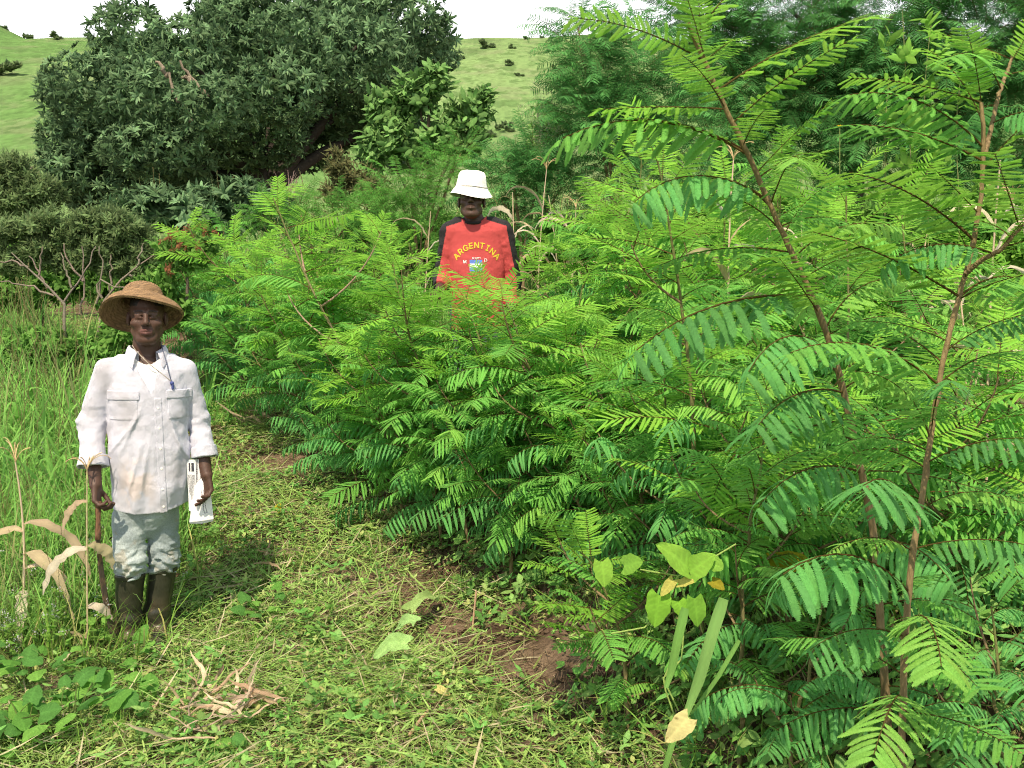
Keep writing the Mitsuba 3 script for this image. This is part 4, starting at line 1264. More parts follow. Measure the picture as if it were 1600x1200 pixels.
def cloth(name, fn, rough=0.9, bump=0.002):
    scene[name] = {'type': 'twosided', 'bsdf': {'type': 'bumpmap', 'height': mikit.proc(weave, 0.0015), 'scale': bump,
                                                'nested': {'type': 'principled', 'base_color': fn if isinstance(fn, dict) else mikit.proc(fn), 'roughness': rough, 'specular': 0.2, 'sheen': 0.3}}}


def shirt_colour(p, n, uv):
    a = fbm(p.x * 9 + 3, p.y * 9, p.z * 6, 4)
    b = fbm(p.x * 60, p.y * 60, p.z * 60, 2)
    c = mix(mi.Color3f(0.47, 0.48, 0.55), mi.Color3f(0.39, 0.39, 0.43), smoothstep(0.5, 0.75, a))
    # brown soil stains over the belly
    d = dr_len(p.x + 1.85, (p.z - 0.80) * 0.7)
    st = smoothstep(0.13, 0.02, d) * smoothstep(0.42, 0.62, fbm(p.x * 22, p.z * 16, 4.0, 3))
    c = mix(c, mi.Color3f(0.55, 0.44, 0.36), 0.55 * st)
    return c * (0.93 + 0.14 * b)


def dr_len(a, b):
    import drjit as dr
    return dr.sqrt(a * a + b * b)


cloth('shirt_material', shirt_colour)


def denim_colour(p, n, uv):
    a = fbm(p.x * 8, p.y * 8, p.z * 5, 4)
    b = noise(p.x * 500, p.y * 500, p.z * 180)
    c = mix(mi.Color3f(0.34, 0.40, 0.40), mi.Color3f(0.24, 0.29, 0.30), smoothstep(0.35, 0.65, a))
    c = mix(c, mi.Color3f(0.30, 0.27, 0.20), 0.55 * smoothstep(0.58, 0.72, fbm(p.x * 14 + 7, p.y * 14, p.z * 12, 4)))
    return c * (0.8 + 0.4 * b)


cloth('denim_material', denim_colour)
cloth('dark_denim_material', lambda p, n, uv: mix(mi.Color3f(0.05, 0.06, 0.085), mi.Color3f(0.10, 0.11, 0.14), fbm(p.x * 12, p.y * 12, p.z * 12, 3)))
cloth('jersey_material', VC, 0.8, 0.0015)
cloth('cotton_material', lambda p, n, uv: mi.Color3f(0.80, 0.79, 0.75) * (0.93 + 0.14 * fbm(p.x * 40, p.y * 40, p.z * 40, 3)))


def rubber_colour(p, n, uv):
    mud = smoothstep(0.45, 0.62, fbm(p.x * 16, p.y * 16, p.z * 12, 4)) * smoothstep(0.34, 0.03, p.z + 0.10 * fbm(p.x * 20, p.y * 20, p.z * 20, 2))
    return mix(mi.Color3f(0.030, 0.031, 0.021) * (0.8 + 0.4 * fbm(p.x * 50, p.y * 50, p.z * 50, 2)), mi.Color3f(0.20, 0.14, 0.085), 0.35 * mud)


scene['rubber_material'] = {'type': 'twosided', 'bsdf': {'type': 'principled', 'base_color': mikit.proc(rubber_colour), 'roughness': 0.34, 'specular': 0.5}}
scene['straw_material'] = {'type': 'twosided', 'bsdf': {'type': 'principled', 'base_color': VC, 'roughness': 0.62, 'specular': 0.35}}
scene['print_material'] = {'type': 'twosided', 'bsdf': {'type': 'diffuse', 'reflectance': VC}}


def placed(mesh, m):
    v = np.asarray(mesh.vertices) @ m[:3, :3].T + m[:3, 3]
    return trimesh.Trimesh(v, mesh.faces, process=False)


def front_of(fn, x, z, y0=-0.45, y1=0.1):
    """The y at which a ray going +y at (x, z) meets the field."""
    x, z = np.asarray(x, float), np.asarray(z, float)
    ys = np.linspace(y0, y1, 90)
    P = np.stack(np.broadcast_arrays(x[:, None], ys[None], z[:, None]), -1).reshape(-1, 3)
    f = fn(P).reshape(len(x), -1)
    i = np.argmax(f < 0, axis=1)
    i = np.maximum(i, 1)
    r = np.arange(len(x))
    a, b = f[r, i - 1], f[r, i]
    t = a / (a - b)
    return ys[i - 1] + t * (ys[1] - ys[0])


SKIN = np.array((0.070, 0.036, 0.024))

# ---------------------------------------------------------------- the man in the straw hat
S1 = 0.00326
MAN = np.array([(225 - 800) / FOCAL * 5.0, 5.0, float(gz((225 - 800) / FOCAL * 5.0, 5.0)) - 0.01])
TURN1 = math.atan2(-MAN[0], MAN[1])           # he faces the camera
M1 = trimesh.transformations.rotation_matrix(TURN1, [0, 0, 1])
M1[:3, 3] = MAN


def m(u, v, y=0.0):
    return np.array([(u - 225) * S1 * 0.925, y, (1003 - v) * S1])


def out1(p):
    return np.asarray(p) @ M1[:3, :3].T + MAN


HEAD1 = m(231, 494, -0.02)
LW, RW = m(147, 742, -0.12), m(319, 736, -0.09)      # wrists, left and right in the picture
LE, RE = m(140, 655, 0.03), m(308, 655, 0.03)
LS, RS = m(169, 574, 0.0), m(287, 575, 0.0)
LEGS = (((196, 800, 0.0), (196, 868, -0.03), (190, 960, 0.01)), ((250, 800, 0.02), (248, 868, 0.03), (236, 960, 0.06)))


def arm(P, a, e, w, grow=0.0, k=0.03):
    return chain(P, [a, e, w], [0.056 + grow, 0.044 + grow * 0.8, 0.029 + grow], k)


TORSO1 = [(m(0, 815)[2], m(224, 0)[0], 0.01, 0.160, 0.115), (m(0, 790)[2], m(228, 0)[0], 0.0, 0.174, 0.136), (m(0, 740)[2], m(229, 0)[0], -0.005, 0.186, 0.146), (m(0, 690)[2], m(230, 0)[0], -0.005, 0.190, 0.146),
          (m(0, 640)[2], m(231, 0)[0], 0.0, 0.190, 0.140), (m(0, 600)[2], m(230, 0)[0], 0.0, 0.196, 0.134), (m(0, 572)[2], m(229, 0)[0], 0.005, 0.185, 0.116), (m(0, 551)[2], m(229, 0)[0], 0.015, 0.125, 0.085)]


def torso1(P, grow=0.0):
    f = loft(P, [(z, a, b, c + grow, d + grow) for z, a, b, c, d in TORSO1])
    f = smin(f, cone(P, m(206, 566, 0.02), LS, 0.055 + grow, 0.062 + grow), 0.04)
    return smin(f, cone(P, m(252, 566, 0.02), RS, 0.055 + grow, 0.060 + grow), 0.04)


LHD, LHN = (0.06, -0.30, -0.95), (0.75, -0.25, 0.10)
RHD, RHN = (0.05, -0.12, -0.99), (-0.80, -0.55, 0.0)


def body1(P):
    f = near(P, HEAD1, 0.27, lambda Q: head_field(Q, HEAD1, 1.10, -0.06, 0.02)[0])
    f = smin(f, cone(P, m(230, 525, 0.02), m(229, 566, 0.03), 0.066, 0.070), 0.02)
    t = torso1(P, -0.034)
    f = smin(f, np.maximum(np.maximum(t, P[:, 2] - m(0, 556)[2]), m(0, 765)[2] - P[:, 2]), 0.03)
    f = smin(f, ell(P, m(226, 775, 0.01), (0.125, 0.10, 0.14)), 0.03)
    f = smin(f, arm(P, LS, LE, LW), 0.03)
    f = smin(f, arm(P, RS, RE, RW), 0.03)
    f = smin(f, near(P, LW, 0.30, lambda P: hand_field(P, LW, LHD, LHN, 1, (0.75, 0.95, 0.6), s=0.98, thumb_curl=0.35)), 0.012)
    f = smin(f, near(P, RW, 0.30, lambda P: hand_field(P, RW, RHD, RHN, -1, ((0.35, 0.5, 0.3), (0.5, 0.6, 0.4), (0.6, 0.7, 0.4), (0.7, 0.7, 0.4)), s=0.98, thumb_curl=0.15)), 0.012)
    for hip, knee, ank in LEGS:
        f = smin(f, chain(P, [m(*hip), m(*knee), m(*ank)], [0.070, 0.055, 0.040], 0.02), 0.02)
        f = smin(f, cone(P, m(ank[0], 992, ank[2]), m(ank[0] - 2, 996, ank[2] - 0.15), 0.032, 0.026), 0.03)
        f = smin(f, cone(P, m(*ank), m(ank[0], 992, ank[2]), 0.040, 0.036), 0.02)
    return f


person = thing('person', 'older man in a wide straw hat and white shirt standing on the path with boots', 'person')
bm = surface_net(body1, (-0.40, -0.34, -0.03), (0.42, 0.24, 1.80), 0.0033)
P = np.asarray(bm.vertices)
_, q = head_field(P, HEAD1, 1.10, -0.06, 0.02)
col = np.tile(SKIN, (len(P), 1)) * (0.85 + 0.3 * meshkit.fbm(P * 40, 3, 2))[:, None]
lip = (np.abs(q[:, 0]) < 0.026) & (q[:, 2] < -0.049) & (q[:, 2] > -0.076) & (q[:, 1] < -0.088)
col[lip] = (0.105, 0.046, 0.038)
eye = (np.linalg.norm((np.stack([np.abs(q[:, 0]), q[:, 1], q[:, 2]], 1) - (0.031, -0.0745, 0.010)) / (0.0142, 0.0133, 0.0133), axis=1) < 1.03) & (np.abs(q[:, 2] - 0.0085) < 0.0056)
col[eye] = (0.22, 0.18, 0.15)
col[eye & (np.abs(np.abs(q[:, 0]) - 0.031) < 0.0058)] = (0.012, 0.008, 0.006)
brow = (np.abs(q[:, 0]) > 0.012) & (np.abs(q[:, 0]) < 0.048) & (np.abs(q[:, 2] - 0.032 + 0.10 * (np.abs(q[:, 0]) - 0.028) ** 2 / 0.02) < 0.0045) & (q[:, 1] < -0.06)
col[brow] *= 0.35
hair = (q[:, 2] > 0.055 - 0.9 * np.clip(q[:, 1], 0, 1)) & (q[:, 1] > -0.07) | ((q[:, 1] > 0.03) & (q[:, 2] > -0.05) & (np.linalg.norm(q, axis=1) < 0.16))
col[hair & (np.linalg.norm(q, axis=1) < 0.17)] = (0.02, 0.018, 0.017)
nails = P[:, 2] < 0
scene[person] = mikit.ply(placed(bm, M1), 'skin_material', smooth=True, color=col)


# the shirt
def neck_cut(P):
    v0 = m(236, 606)[2]
    half = (P[:, 2] - v0) * 0.42
    cx = m(234, 0)[0] - 0.1 * (P[:, 2] - v0)
    return np.maximum(np.abs(P[:, 0] - cx) - half, P[:, 1] + 0.0)


def hem(P):
    x = (P[:, 0] - m(226, 0)[0]) / 0.19
    return m(0, 790)[2] + 0.020 * np.abs(x) ** 2.2 + 0.015 * x * (x > 0) - P[:, 2]


def folds(P):
    z = P[:, 2]
    low = np.clip((1.28 - z) / 0.5, 0, 1)
    d = noise_disp(P, 17, 9, 2.6, 4) * 0.052 * low
    d += noise_disp(P, 9, 9, 11, 8, 3) * 0.020
    for (u, v, a, wdt, amp) in ((205, 655, 1.15, 0.010, 0.010), (190, 670, 0.9, 0.010, 0.008), (268, 660, -1.25, 0.009, 0.011), (280, 690, -1.1, 0.010, 0.011), (222, 720, 1.4, 0.012, 0.011), (203, 730, 1.3, 0.011, 0.008)):
        c = m(u, v)
        dx, dz = P[:, 0] - c[0], z - c[2]
        across = dx * math.sin(a) - dz * math.cos(a)
        alng = dx * math.cos(a) + dz * math.sin(a)
        d += amp * np.exp(-(across / wdt) ** 2 - (alng / 0.11) ** 2) * (P[:, 1] < 0)
    return d


def sleeve_folds(P, e):
    r = np.linalg.norm(P - e, axis=1)
    return noise_disp(P, 14, 14, 26, 12, 2) * 0.030 * np.exp(-(r / 0.12) ** 2) + noise_disp(P, 10, 10, 9, 15, 2) * 0.016


def sleeves1(P):
    lc, rc = m(143, 706, -0.062), m(316, 700, -0.045)
    a = chain(P, [LS, LE + np.array([0.002, 0, 0.0]), lc], [0.065, 0.064, 0.058], 0.03) - sleeve_folds(P, LE)
    b = chain(P, [RS, RE, rc], [0.063, 0.059, 0.053], 0.03) - sleeve_folds(P, RE)
    ha = (P - m(143, 716, -0.068)) @ np.array([0.06, -0.30, -0.95])
    hb = (P - m(317, 711, -0.052)) @ np.array([0.10, -0.25, -0.96])
    return np.minimum(np.maximum(a, ha), np.maximum(b, hb))


def shirt1(P):
    f = np.maximum(torso1(P) - folds(P), hem(P))
    f = smin(f, sleeves1(P), 0.012)
    f = smax(f, -neck_cut(P), 0.008)
    return smax(f, -cone(P, m(230, 530, 0.0), m(230, 572, 0.01), 0.080, 0.072), 0.008)


LO1, HI1 = (-0.40, -0.27, 0.6), (0.40, 0.24, 1.52)
scene_shirt = surface_net(shirt1, LO1, HI1, 0.0042)
part(person, 'shirt', mikit.ply(placed(scene_shirt, M1), 'shirt_material', smooth=True), label='pale white long sleeved shirt with stains and rolled cuffs')


def cuff(c, ax, r, seed):
    ax = np.asarray(ax, float) / np.linalg.norm(ax)

    def f(P):
        t = (P - c) @ ax
        rad = np.linalg.norm(P - c - t[:, None] * ax, axis=1)
        R = r + 0.006 + 0.10 * t + noise_disp(P, 16, 16, 10, seed) * 0.018
        return smax(np.abs(rad - R) - 0.005, np.abs(t) - 0.028 + noise_disp(P, 20, 20, 4, seed + 1) * 0.012, 0.004)
    return placed(surface_net(f, c - 0.13, c + 0.13, 0.0035), M1)


part(person, 'cuff', mikit.ply(cuff(m(143, 708, -0.064), (-0.02, -0.30, -1), 0.059, 3), 'shirt_material', smooth=True))
part(person, 'cuff', mikit.ply(cuff(m(317, 702, -0.048), (0.10, -0.25, -1), 0.053, 5), 'shirt_material', smooth=True))
part(person, 'undershirt', mikit.ply(placed(surface_net(lambda P: smax(np.maximum(torso1(P, -0.013), 1.28 - P[:, 2]), -cone(P, m(230, 530, -0.01), m(230, 568, -0.01), 0.080, 0.066), 0.006), (-0.14, -0.2, 1.27), (0.16, 0.12, 1.5), 0.0045), M1), 'cotton_material', smooth=True))


def raised(lo, hi, amt):
    """A strip of the shirt's front, a little proud of it."""
    return placed(surface_net(lambda P: smax(smax(shirt1(P) - amt, box(P, lo, hi), 0.003), -(shirt1(P) + 0.006), 0.002), np.array(lo) - 0.012, np.array(hi) + 0.012, 0.0025), M1)


for u0, v0, u1, v1, am, nm in ((170, 606, 213, 646, 0.0035, 'pocket'), (167, 602, 216, 616, 0.0075, 'pocket_flap'), (260, 606, 297, 646, 0.0035, 'pocket'), (258, 602, 299, 615, 0.0075, 'pocket_flap')):
    a, b = m(u0, v1), m(u1, v0)
    part(person, nm, mikit.ply(raised((a[0], -0.26, a[2]), (b[0], -0.04, b[2]), am), 'shirt_material', smooth=True))


def placket(P):
    xl = m(250, 0)[0] + 0.03 * (1.25 - P[:, 2])
    s = shirt1(P)
    f = smax(s - 0.004, np.abs(P[:, 0] - xl + 0.017) - 0.018, 0.003)
    return smax(smax(f, -(s + 0.006), 0.002), P[:, 2] - 1.27, 0.003)


part(person, 'placket', mikit.ply(placed(surface_net(placket, (0.0, -0.25, 0.64), (0.13, -0.05, 1.29), 0.0028), M1), 'shirt_material', smooth=True))
bz = np.array([1.22, 1.12, 1.02, 0.92, 0.82, 0.73])
bx = m(250, 0)[0] + 0.03 * (1.25 - bz) - 0.017
by = front_of(shirt1, bx, bz)
for x, y, z in zip(bx, by, bz):
    b = trimesh.creation.cylinder(0.0055, 0.004, sections=14)
    b.apply_transform(trimesh.transformations.rotation_matrix(math.pi / 2, [1, 0, 0]))
    b.apply_translation(np.array([x, y - 0.005, z]))
    b.apply_transform(M1)
    part(person, 'button', mikit.ply(b, 'cotton_material', smooth=30))


def collar1():
    n, rows = 61, 7
    ph = np.linspace(-2.62, 2.62, n)
    front = np.clip((np.abs(ph) - 1.3) / 1.3, 0, 1)
    top = np.stack([np.sin(ph) * 0.080, np.cos(ph) * 0.080, 0.052 - 0.030 * front ** 1.5], 1)
    out = np.stack([np.sin(ph) * (0.106 + 0.034 * front ** 3), np.cos(ph) * (0.106 + 0.045 * front ** 2), 0.000 - 0.055 * front ** 2], 1)
    inn = np.stack([np.sin(ph) * 0.081, np.cos(ph) * 0.083, 0.052 * 0 - 0.01 - 0.03 * front], 1)
    v = []
    for r in range(rows):
        s = r / (rows - 1)
        a = inn * (1 - 2 * s) + top * 2 * s if s < 0.5 else top * (2 - 2 * s) + out * (2 * s - 1)
        if s > 0.5:
            a = a + np.array([0, 0, 0.020]) * math.sin(math.pi * (2 * s - 1))
        v.append(a)
    v = np.array(v)
    v2 = v + np.array([0, 0, -0.005])
    v = v.reshape(-1, 3)
    i = (np.arange(rows - 1)[:, None] * n + np.arange(n - 1)[None]).ravel()
    f = np.vstack([np.stack([i, i + 1, i + n + 1], 1), np.stack([i, i + n + 1, i + n], 1)])
    c = m(230, 551, 0.012)
    return trimesh.Trimesh(out1(np.vstack([v, v2.reshape(-1, 3)]) + c), np.vstack([f, f[:, ::-1] + len(v)]), process=False)


part(person, 'collar', mikit.ply(collar1(), 'shirt_material', smooth=60))


# trousers and boots
def trousers1(P):
    f = ell(P, m(226, 770, 0.01), (0.158, 0.132, 0.21))
    for hip, knee, ank in LEGS:
        f = smin(f, chain(P, [m(*hip), m(*knee), m(knee[0] - 1, 888, knee[2] + 0.01)], [0.082, 0.073, 0.064], 0.03), 0.02)
    z = P[:, 2]
    low = np.clip((0.58 - z) / 0.16, 0, 1)
    ang = np.arctan2(P[:, 1], P[:, 0] - np.where(P[:, 0] > 0, 0.075, -0.1))
    d = low * 0.0055 * np.sin(z * 120 + 3.0 * np.sin(ang * 2 + (P[:, 0] > 0) * 2) + 14 * noise_disp(P, 12, 12, 9, 33)) + noise_disp(P, 13, 13, 24, 30, 3) * (0.014 + 0.034 * low) + 0.003 * low
    d += noise_disp(P, 14, 8, 3, 35) * 0.014
    return np.maximum(f - d, m(0, 893)[2] - z - 0.006 * np.sin(ang * 3))


part(person, 'trousers', mikit.ply(placed(surface_net(trousers1, (-0.24, -0.2, 0.33), (0.26, 0.24, 0.86), 0.0036), M1), 'denim_material', smooth=True), label='faded grey blue jeans tucked into boots')


def boot(hip, knee, ank, top, seed):
    a, t, h, toe = m(*ank), m(knee[0] - 1, top, knee[2] + 0.012), m(ank[0], 990, ank[2] + 0.012), m(ank[0] - 2, 996, ank[2] - 0.165)

    def f(P):
        g = chain(P, [t, a, h], [0.070, 0.062, 0.058], 0.03)
        g = smin(g, cone(P, h + np.array([0, 0, -0.006]), toe, 0.052, 0.045), 0.05)
        g = g - noise_disp(P, 13, 13, 22, seed) * 0.016 * np.clip((0.32 - P[:, 2]) / 0.2, 0.2, 1)
        g = smax(g, P[:, 2] - t[2], 0.004)
        rim = np.maximum(np.abs(P[:, 2] - t[2] + 0.012) - 0.010, g - 0.004)
        g = smin(g, rim, 0.003)
        sole = np.maximum(np.maximum(g - 0.005, P[:, 2] - 0.028), -P[:, 2])
        g = np.minimum(np.maximum(g, -P[:, 2]), sole)
        return smax(g, -cone(P, t + np.array([0, 0, 0.02]), t - np.array([0, 0, 0.06]), 0.060, 0.052), 0.003)
    lo = np.minimum(np.minimum(t, a), toe) - 0.1
    hi = np.maximum(np.maximum(t, a), h) + 0.1
    return placed(surface_net(f, lo, hi, 0.0038), M1)


for (hip, knee, ank), top in zip(LEGS, (887, 885)):
    part(person, 'rubber_boot', mikit.ply(boot(hip, knee, ank, top, int(knee[0])), 'rubber_material', smooth=True))


# straw hat: braided rows spiralling over crown and brim
def straw_hat(c, tilt, roll):
    n, rows = 320, 92
    prof = np.array([(0.0, 0.100), (0.050, 0.098), (0.080, 0.088), (0.094, 0.068), (0.101, 0.044), (0.107, 0.022), (0.118, 0.010), (0.150, -0.004), (0.178, -0.026), (0.200, -0.058), (0.206, -0.070)])
    s = np.linspace(0, 1, rows)
    cum = np.concatenate([[0], np.cumsum(np.linalg.norm(np.diff(prof, axis=0), axis=1))])
    r, z = np.interp(s * cum[-1], cum, prof[:, 0]), np.interp(s * cum[-1], cum, prof[:, 1])
    for _ in range(3):
        r[1:-1], z[1:-1] = (r[:-2] + 2 * r[1:-1] + r[2:]) / 4, (z[:-2] + 2 * z[1:-1] + z[2:]) / 4
    tr, tz = np.gradient(r), np.gradient(z)
    ln = np.hypot(tr, tz)
    nr_, nz_ = -tz / ln, tr / ln
    nr_, nz_ = -tz / ln * -1, tr / ln
    th = np.linspace(0, 2 * math.pi, n, endpoint=False)
    R, TH = np.meshgrid(np.arange(rows), th, indexing='ij')
    braid = s[:, None] * cum[-1] / 0.0135 + TH / (2 * math.pi)
    k = np.floor(braid)
    fr = braid - k
    strand = np.sin((TH * np.maximum(r[:, None], 0.03) / 0.0075) * 2 * math.pi / 2 + np.where(fr < 0.5, 0.0, 1.6) + k * 1.3 + (np.abs(fr - 0.5)) * 6)
    bump = 0.0030 * np.sin(math.pi * fr) ** 0.7 + 0.0014 * strand * np.sin(math.pi * fr)
    wav = 0.012 * np.sin(TH * 2 + 0.6) * sstep(0.10, 0.2, r)[:, None] + 0.006 * np.sin(TH * 3 + 2) * sstep(0.10, 0.2, r)[:, None]
    rng = np.random.default_rng(9)
    tone = rng.uniform(0.6, 1.25, (rows * 3 + 40, 400))
    ci = tone[(k.astype(int)) % 100, ((TH * np.maximum(r[:, None], 0.03) / 0.015).astype(int)) % 400]
    base = np.array((0.24, 0.15, 0.072))
    colr = base * (ci * (0.70 + 0.30 * np.sin(math.pi * fr)))[..., None]
    sides = []
    for sgn in (1, -1):
        off = bump * sgn + (0.003 if sgn > 0 else -0.003)
        rr, zz = r[:, None] + nr_[:, None] * off * -1 * 0 + off * (-tz / ln)[:, None], z[:, None] + off * (tr / ln)[:, None] + wav
        sides.append(np.stack([rr * np.cos(TH), rr * np.sin(TH), zz], -1).reshape(-1, 3))
    i = np.arange(rows - 1)[:, None] * n
    j = np.arange(n)[None]
    p, q_ = (i + j).ravel(), (i + (j + 1) % n).ravel()
    f = np.vstack([np.stack([p, q_, q_ + n], 1), np.stack([p, q_ + n, p + n], 1)])
    N = rows * n
    e = (rows - 1) * n + np.arange(n)
    e2 = (rows - 1) * n + (np.arange(n) + 1) % n
    rim = np.vstack([np.stack([e, e2, e2 + N], 1), np.stack([e, e2 + N, e + N], 1)])
    v = np.vstack(sides)
    v *= 0.95
    f = np.vstack([f[:, ::-1], f + N, rim])
    m4 = trimesh.transformations.rotation_matrix(roll, [0, 1, 0]) @ trimesh.transformations.rotation_matrix(tilt, [1, 0, 0])
    v = out1(v @ m4[:3, :3].T + c)
    return trimesh.Trimesh(v, f, process=False), np.vstack([colr.reshape(-1, 3)] * 2)


hat, hc = straw_hat(m(224, 490, 0.0) + 0.07 * np.array([0, math.sin(0.47), math.cos(0.47)]), -0.47, 0.05)
part(person, 'straw_hat', mikit.ply(hat, 'straw_material', smooth=True, color=hc), label='wide brimmed hat of braided brown straw')

# cord round the neck with a small blue pendant
a = Acc()
yl = front_of(shirt1, [m(218, 0)[0], m(231, 0)[0], m(246, 0)[0], m(266, 0)[0]], [m(0, 548)[2], m(0, 561)[2], m(0, 573)[2], m(0, 589)[2]])
pts = [m(207, 535, 0.0), m(212, 542, -0.06), m(219, 549, -0.088), m(231, 561, -0.125), m(246, 573, min(yl[2], -0.10) - 0.004), m(266, 589, yl[3] - 0.005)]
tube(a, [out1(along(pts, s)[0]) for s in np.linspace(0, 1, 24)], 0.0022, (0.32, 0.29, 0.24), 6)
pts = [m(252, 530, 0.0), m(255, 545, -0.07), m(259, 560, -0.105), m(262, 575, -0.125), m(266, 589, yl[3] - 0.005)]
tube(a, [out1(along(pts, s)[0]) for s in np.linspace(0, 1, 24)], 0.0022, (0.10, 0.11, 0.16), 6)
part(person, 'neck_cord', a.ply('straw_material'))
pen = trimesh.util.concatenate([trimesh.creation.icosphere(2, 0.010), trimesh.creation.capsule(0.016, 0.006).apply_translation([0.003, -0.002, -0.018])])
pen.apply_translation(np.array([m(267, 590)[0], yl[3] - 0.010, m(0, 592)[2]]))
pen.apply_transform(M1)
part(person, 'pendant', mikit.ply(pen, 'straw_material', smooth=True, color=np.tile((0.05, 0.07, 0.22), (len(pen.vertices), 1))))


# ---------------------------------------------------------------- the man in the red shirt
S2 = 7.0 / FOCAL
MAN2 = np.array([(745 - 800) / FOCAL * 7.0, 7.0, float(at(745, 662, 7.0)[2])])
MAN2[2] = max(MAN2[2], float(gz(MAN2[0], MAN2[1])) - 0.02)
FOOT2 = 600 - FOCAL * (((MAN2 - EYE) @ UPV) / ((MAN2 - EYE) @ FWD))
M2 = np.eye(4)
M2[:3, 3] = MAN2


def w(u, v, y=0.0):
    return np.array([(u - 745) * S2, y, (FOOT2 - v) * S2])


HEAD2 = w(738, 320, -0.075)
N2 = 0.20
LS2, RS2 = w(706, 362, 0.0), w(785, 361, 0.0)
LE2, RE2 = w(692, 432, 0.04), w(800, 436, 0.05)
LW2, RW2 = w(690, 452, -0.15), w(800, 488, -0.06)
TORSO2 = [(w(0, 540)[2], 0.0, 0.01, 0.16, 0.115), (w(0, 510)[2], w(747, 0)[0], 0.0, 0.185, 0.135), (w(0, 450)[2], w(746, 0)[0], 0.0, 0.185, 0.13), (w(0, 405)[2], w(745, 0)[0], 0.0, 0.195, 0.125), (w(0, 364)[2], w(744, 0)[0], 0.005, 0.195, 0.115), (w(0, 339)[2], w(742, 0)[0], 0.005, 0.12, 0.088)]


def torso2(P, grow=0.0):
    f = loft(P, [(z, a, b, c + grow, d + grow) for z, a, b, c, d in TORSO2])
    f = smin(f, cone(P, w(725, 346, 0.01), LS2, 0.05 + grow, 0.065 + grow), 0.04)
    return smin(f, cone(P, w(762, 346, 0.01), RS2, 0.05 + grow, 0.065 + grow), 0.04)


def body2(P):
    f = near(P, HEAD2, 0.26, lambda Q: head_field(Q, HEAD2, 1.08, 0.0, N2)[0])
    f = smin(f, cone(P, w(739, 325, -0.03), w(743, 358, 0.01), 0.057, 0.066), 0.02)
    f = smin(f, np.maximum(np.maximum(torso2(P, -0.034), P[:, 2] - w(0, 342)[2]), 0.76 - P[:, 2]), 0.03)
    f = smin(f, ell(P, (0, 0.01, 0.80), (0.125, 0.10, 0.14)), 0.03)
    f = smin(f, chain(P, [LS2, LE2, LW2], [0.054, 0.043, 0.029], 0.03), 0.03)
    f = smin(f, chain(P, [RS2, RE2, RW2], [0.054, 0.043, 0.029], 0.03), 0.03)
    f = smin(f, near(P, LW2, 0.30, lambda P: hand_field(P, LW2, (-0.35, -0.85, -0.3), (0.5, -0.1, -0.8), -1, (0.5, 0.7, 0.5))), 0.012)
    f = smin(f, near(P, RW2, 0.30, lambda P: hand_field(P, RW2, (-0.05, -0.35, -0.93), (-0.9, -0.3, 0.1), -1, (0.5, 0.6, 0.4))), 0.012)
    for sx in (-1, 1):
        f = smin(f, chain(P, [np.array([0.09 * sx, 0.01, 0.82]), np.array([0.10 * sx, -0.02, 0.46]), np.array([0.10 * sx, 0.03, 0.08])], [0.082, 0.056, 0.04], 0.02), 0.02)
        f = smin(f, cone(P, (0.10 * sx, 0.03, 0.04), (0.11 * sx, -0.15, 0.03), 0.036, 0.028), 0.03)
    return f


person2 = thing('person', 'man in a red and black shirt and white bucket hat looking down among the shrubs', 'person')
bm = surface_net(body2, (-0.42, -0.36, -0.03), (0.40, 0.24, 1.75), 0.0042)
P = np.asarray(bm.vertices)
_, q = head_field(P, HEAD2, 1.08, 0.0, N2)
col = np.tile(SKIN * 0.85, (len(P), 1)) * (0.85 + 0.3 * meshkit.fbm(P * 40, 3, 2))[:, None]
hair = ((q[:, 2] > 0.055 - 0.9 * np.clip(q[:, 1], 0, 1)) & (q[:, 1] > -0.07) | ((q[:, 1] > 0.03) & (q[:, 2] > -0.05))) & (np.linalg.norm(q, axis=1) < 0.16)
col[hair] = (0.015, 0.013, 0.012)
scene[person2] = mikit.ply(placed(bm, M2), 'skin_material', smooth=True, color=col)


def jersey2(P):
    d = noise_disp(P, 14, 9, 3.2, 54) * 0.026 * np.clip((1.30 - P[:, 2]) / 0.35, 0.1, 1) + noise_disp(P, 9, 9, 11, 58, 3) * 0.014
    f = np.maximum(torso2(P) - d, w(0, 513)[2] + 0.008 * np.sin(P[:, 0] * 14) - P[:, 2])
    for s_, e, wr in ((LS2, LE2, LW2), (RS2, RE2, RW2)):
        c = e + (wr - e) * 0.82
        ax = (wr - e) / np.linalg.norm(wr - e)
        g = chain(P, [s_, e, c], [0.074, 0.066, 0.050], 0.03) - noise_disp(P, 16, 16, 20, 60, 2) * 0.022
        f = smin(f, np.maximum(g, (P - c) @ ax), 0.012)
    return smax(f, -cone(P, w(740, 325, -0.05), w(742, 352, -0.01), 0.112, 0.074), 0.006)


jm = surface_net(jersey2, (-0.40, -0.30, 0.55), (0.40, 0.25, 1.42), 0.004)
P = np.asarray(jm.vertices)
red, black = np.array((0.42, 0.062, 0.062)), np.array((0.022, 0.020, 0.022))


def is_black(P):
    """The raglan shoulders and the outer stripe of each sleeve are black."""
    out = np.zeros(len(P), bool)
    for s_, e, wr, sx in ((LS2, LE2, LW2, -1), (RS2, RE2, RW2, 1)):
        up = (P[:, 2] > s_[2] + 0.035 - 0.30 * (sx * (P[:, 0] - s_[0]))) & (sx * (P[:, 0] - w(742, 0)[0]) > 0.085)
        side = (sx * (P[:, 0] - np.interp(P[:, 2], [e[2], s_[2]], [e[0], s_[0]])) > 0.032) & (P[:, 2] > e[2] - 0.12)
        out |= up | side
    return out


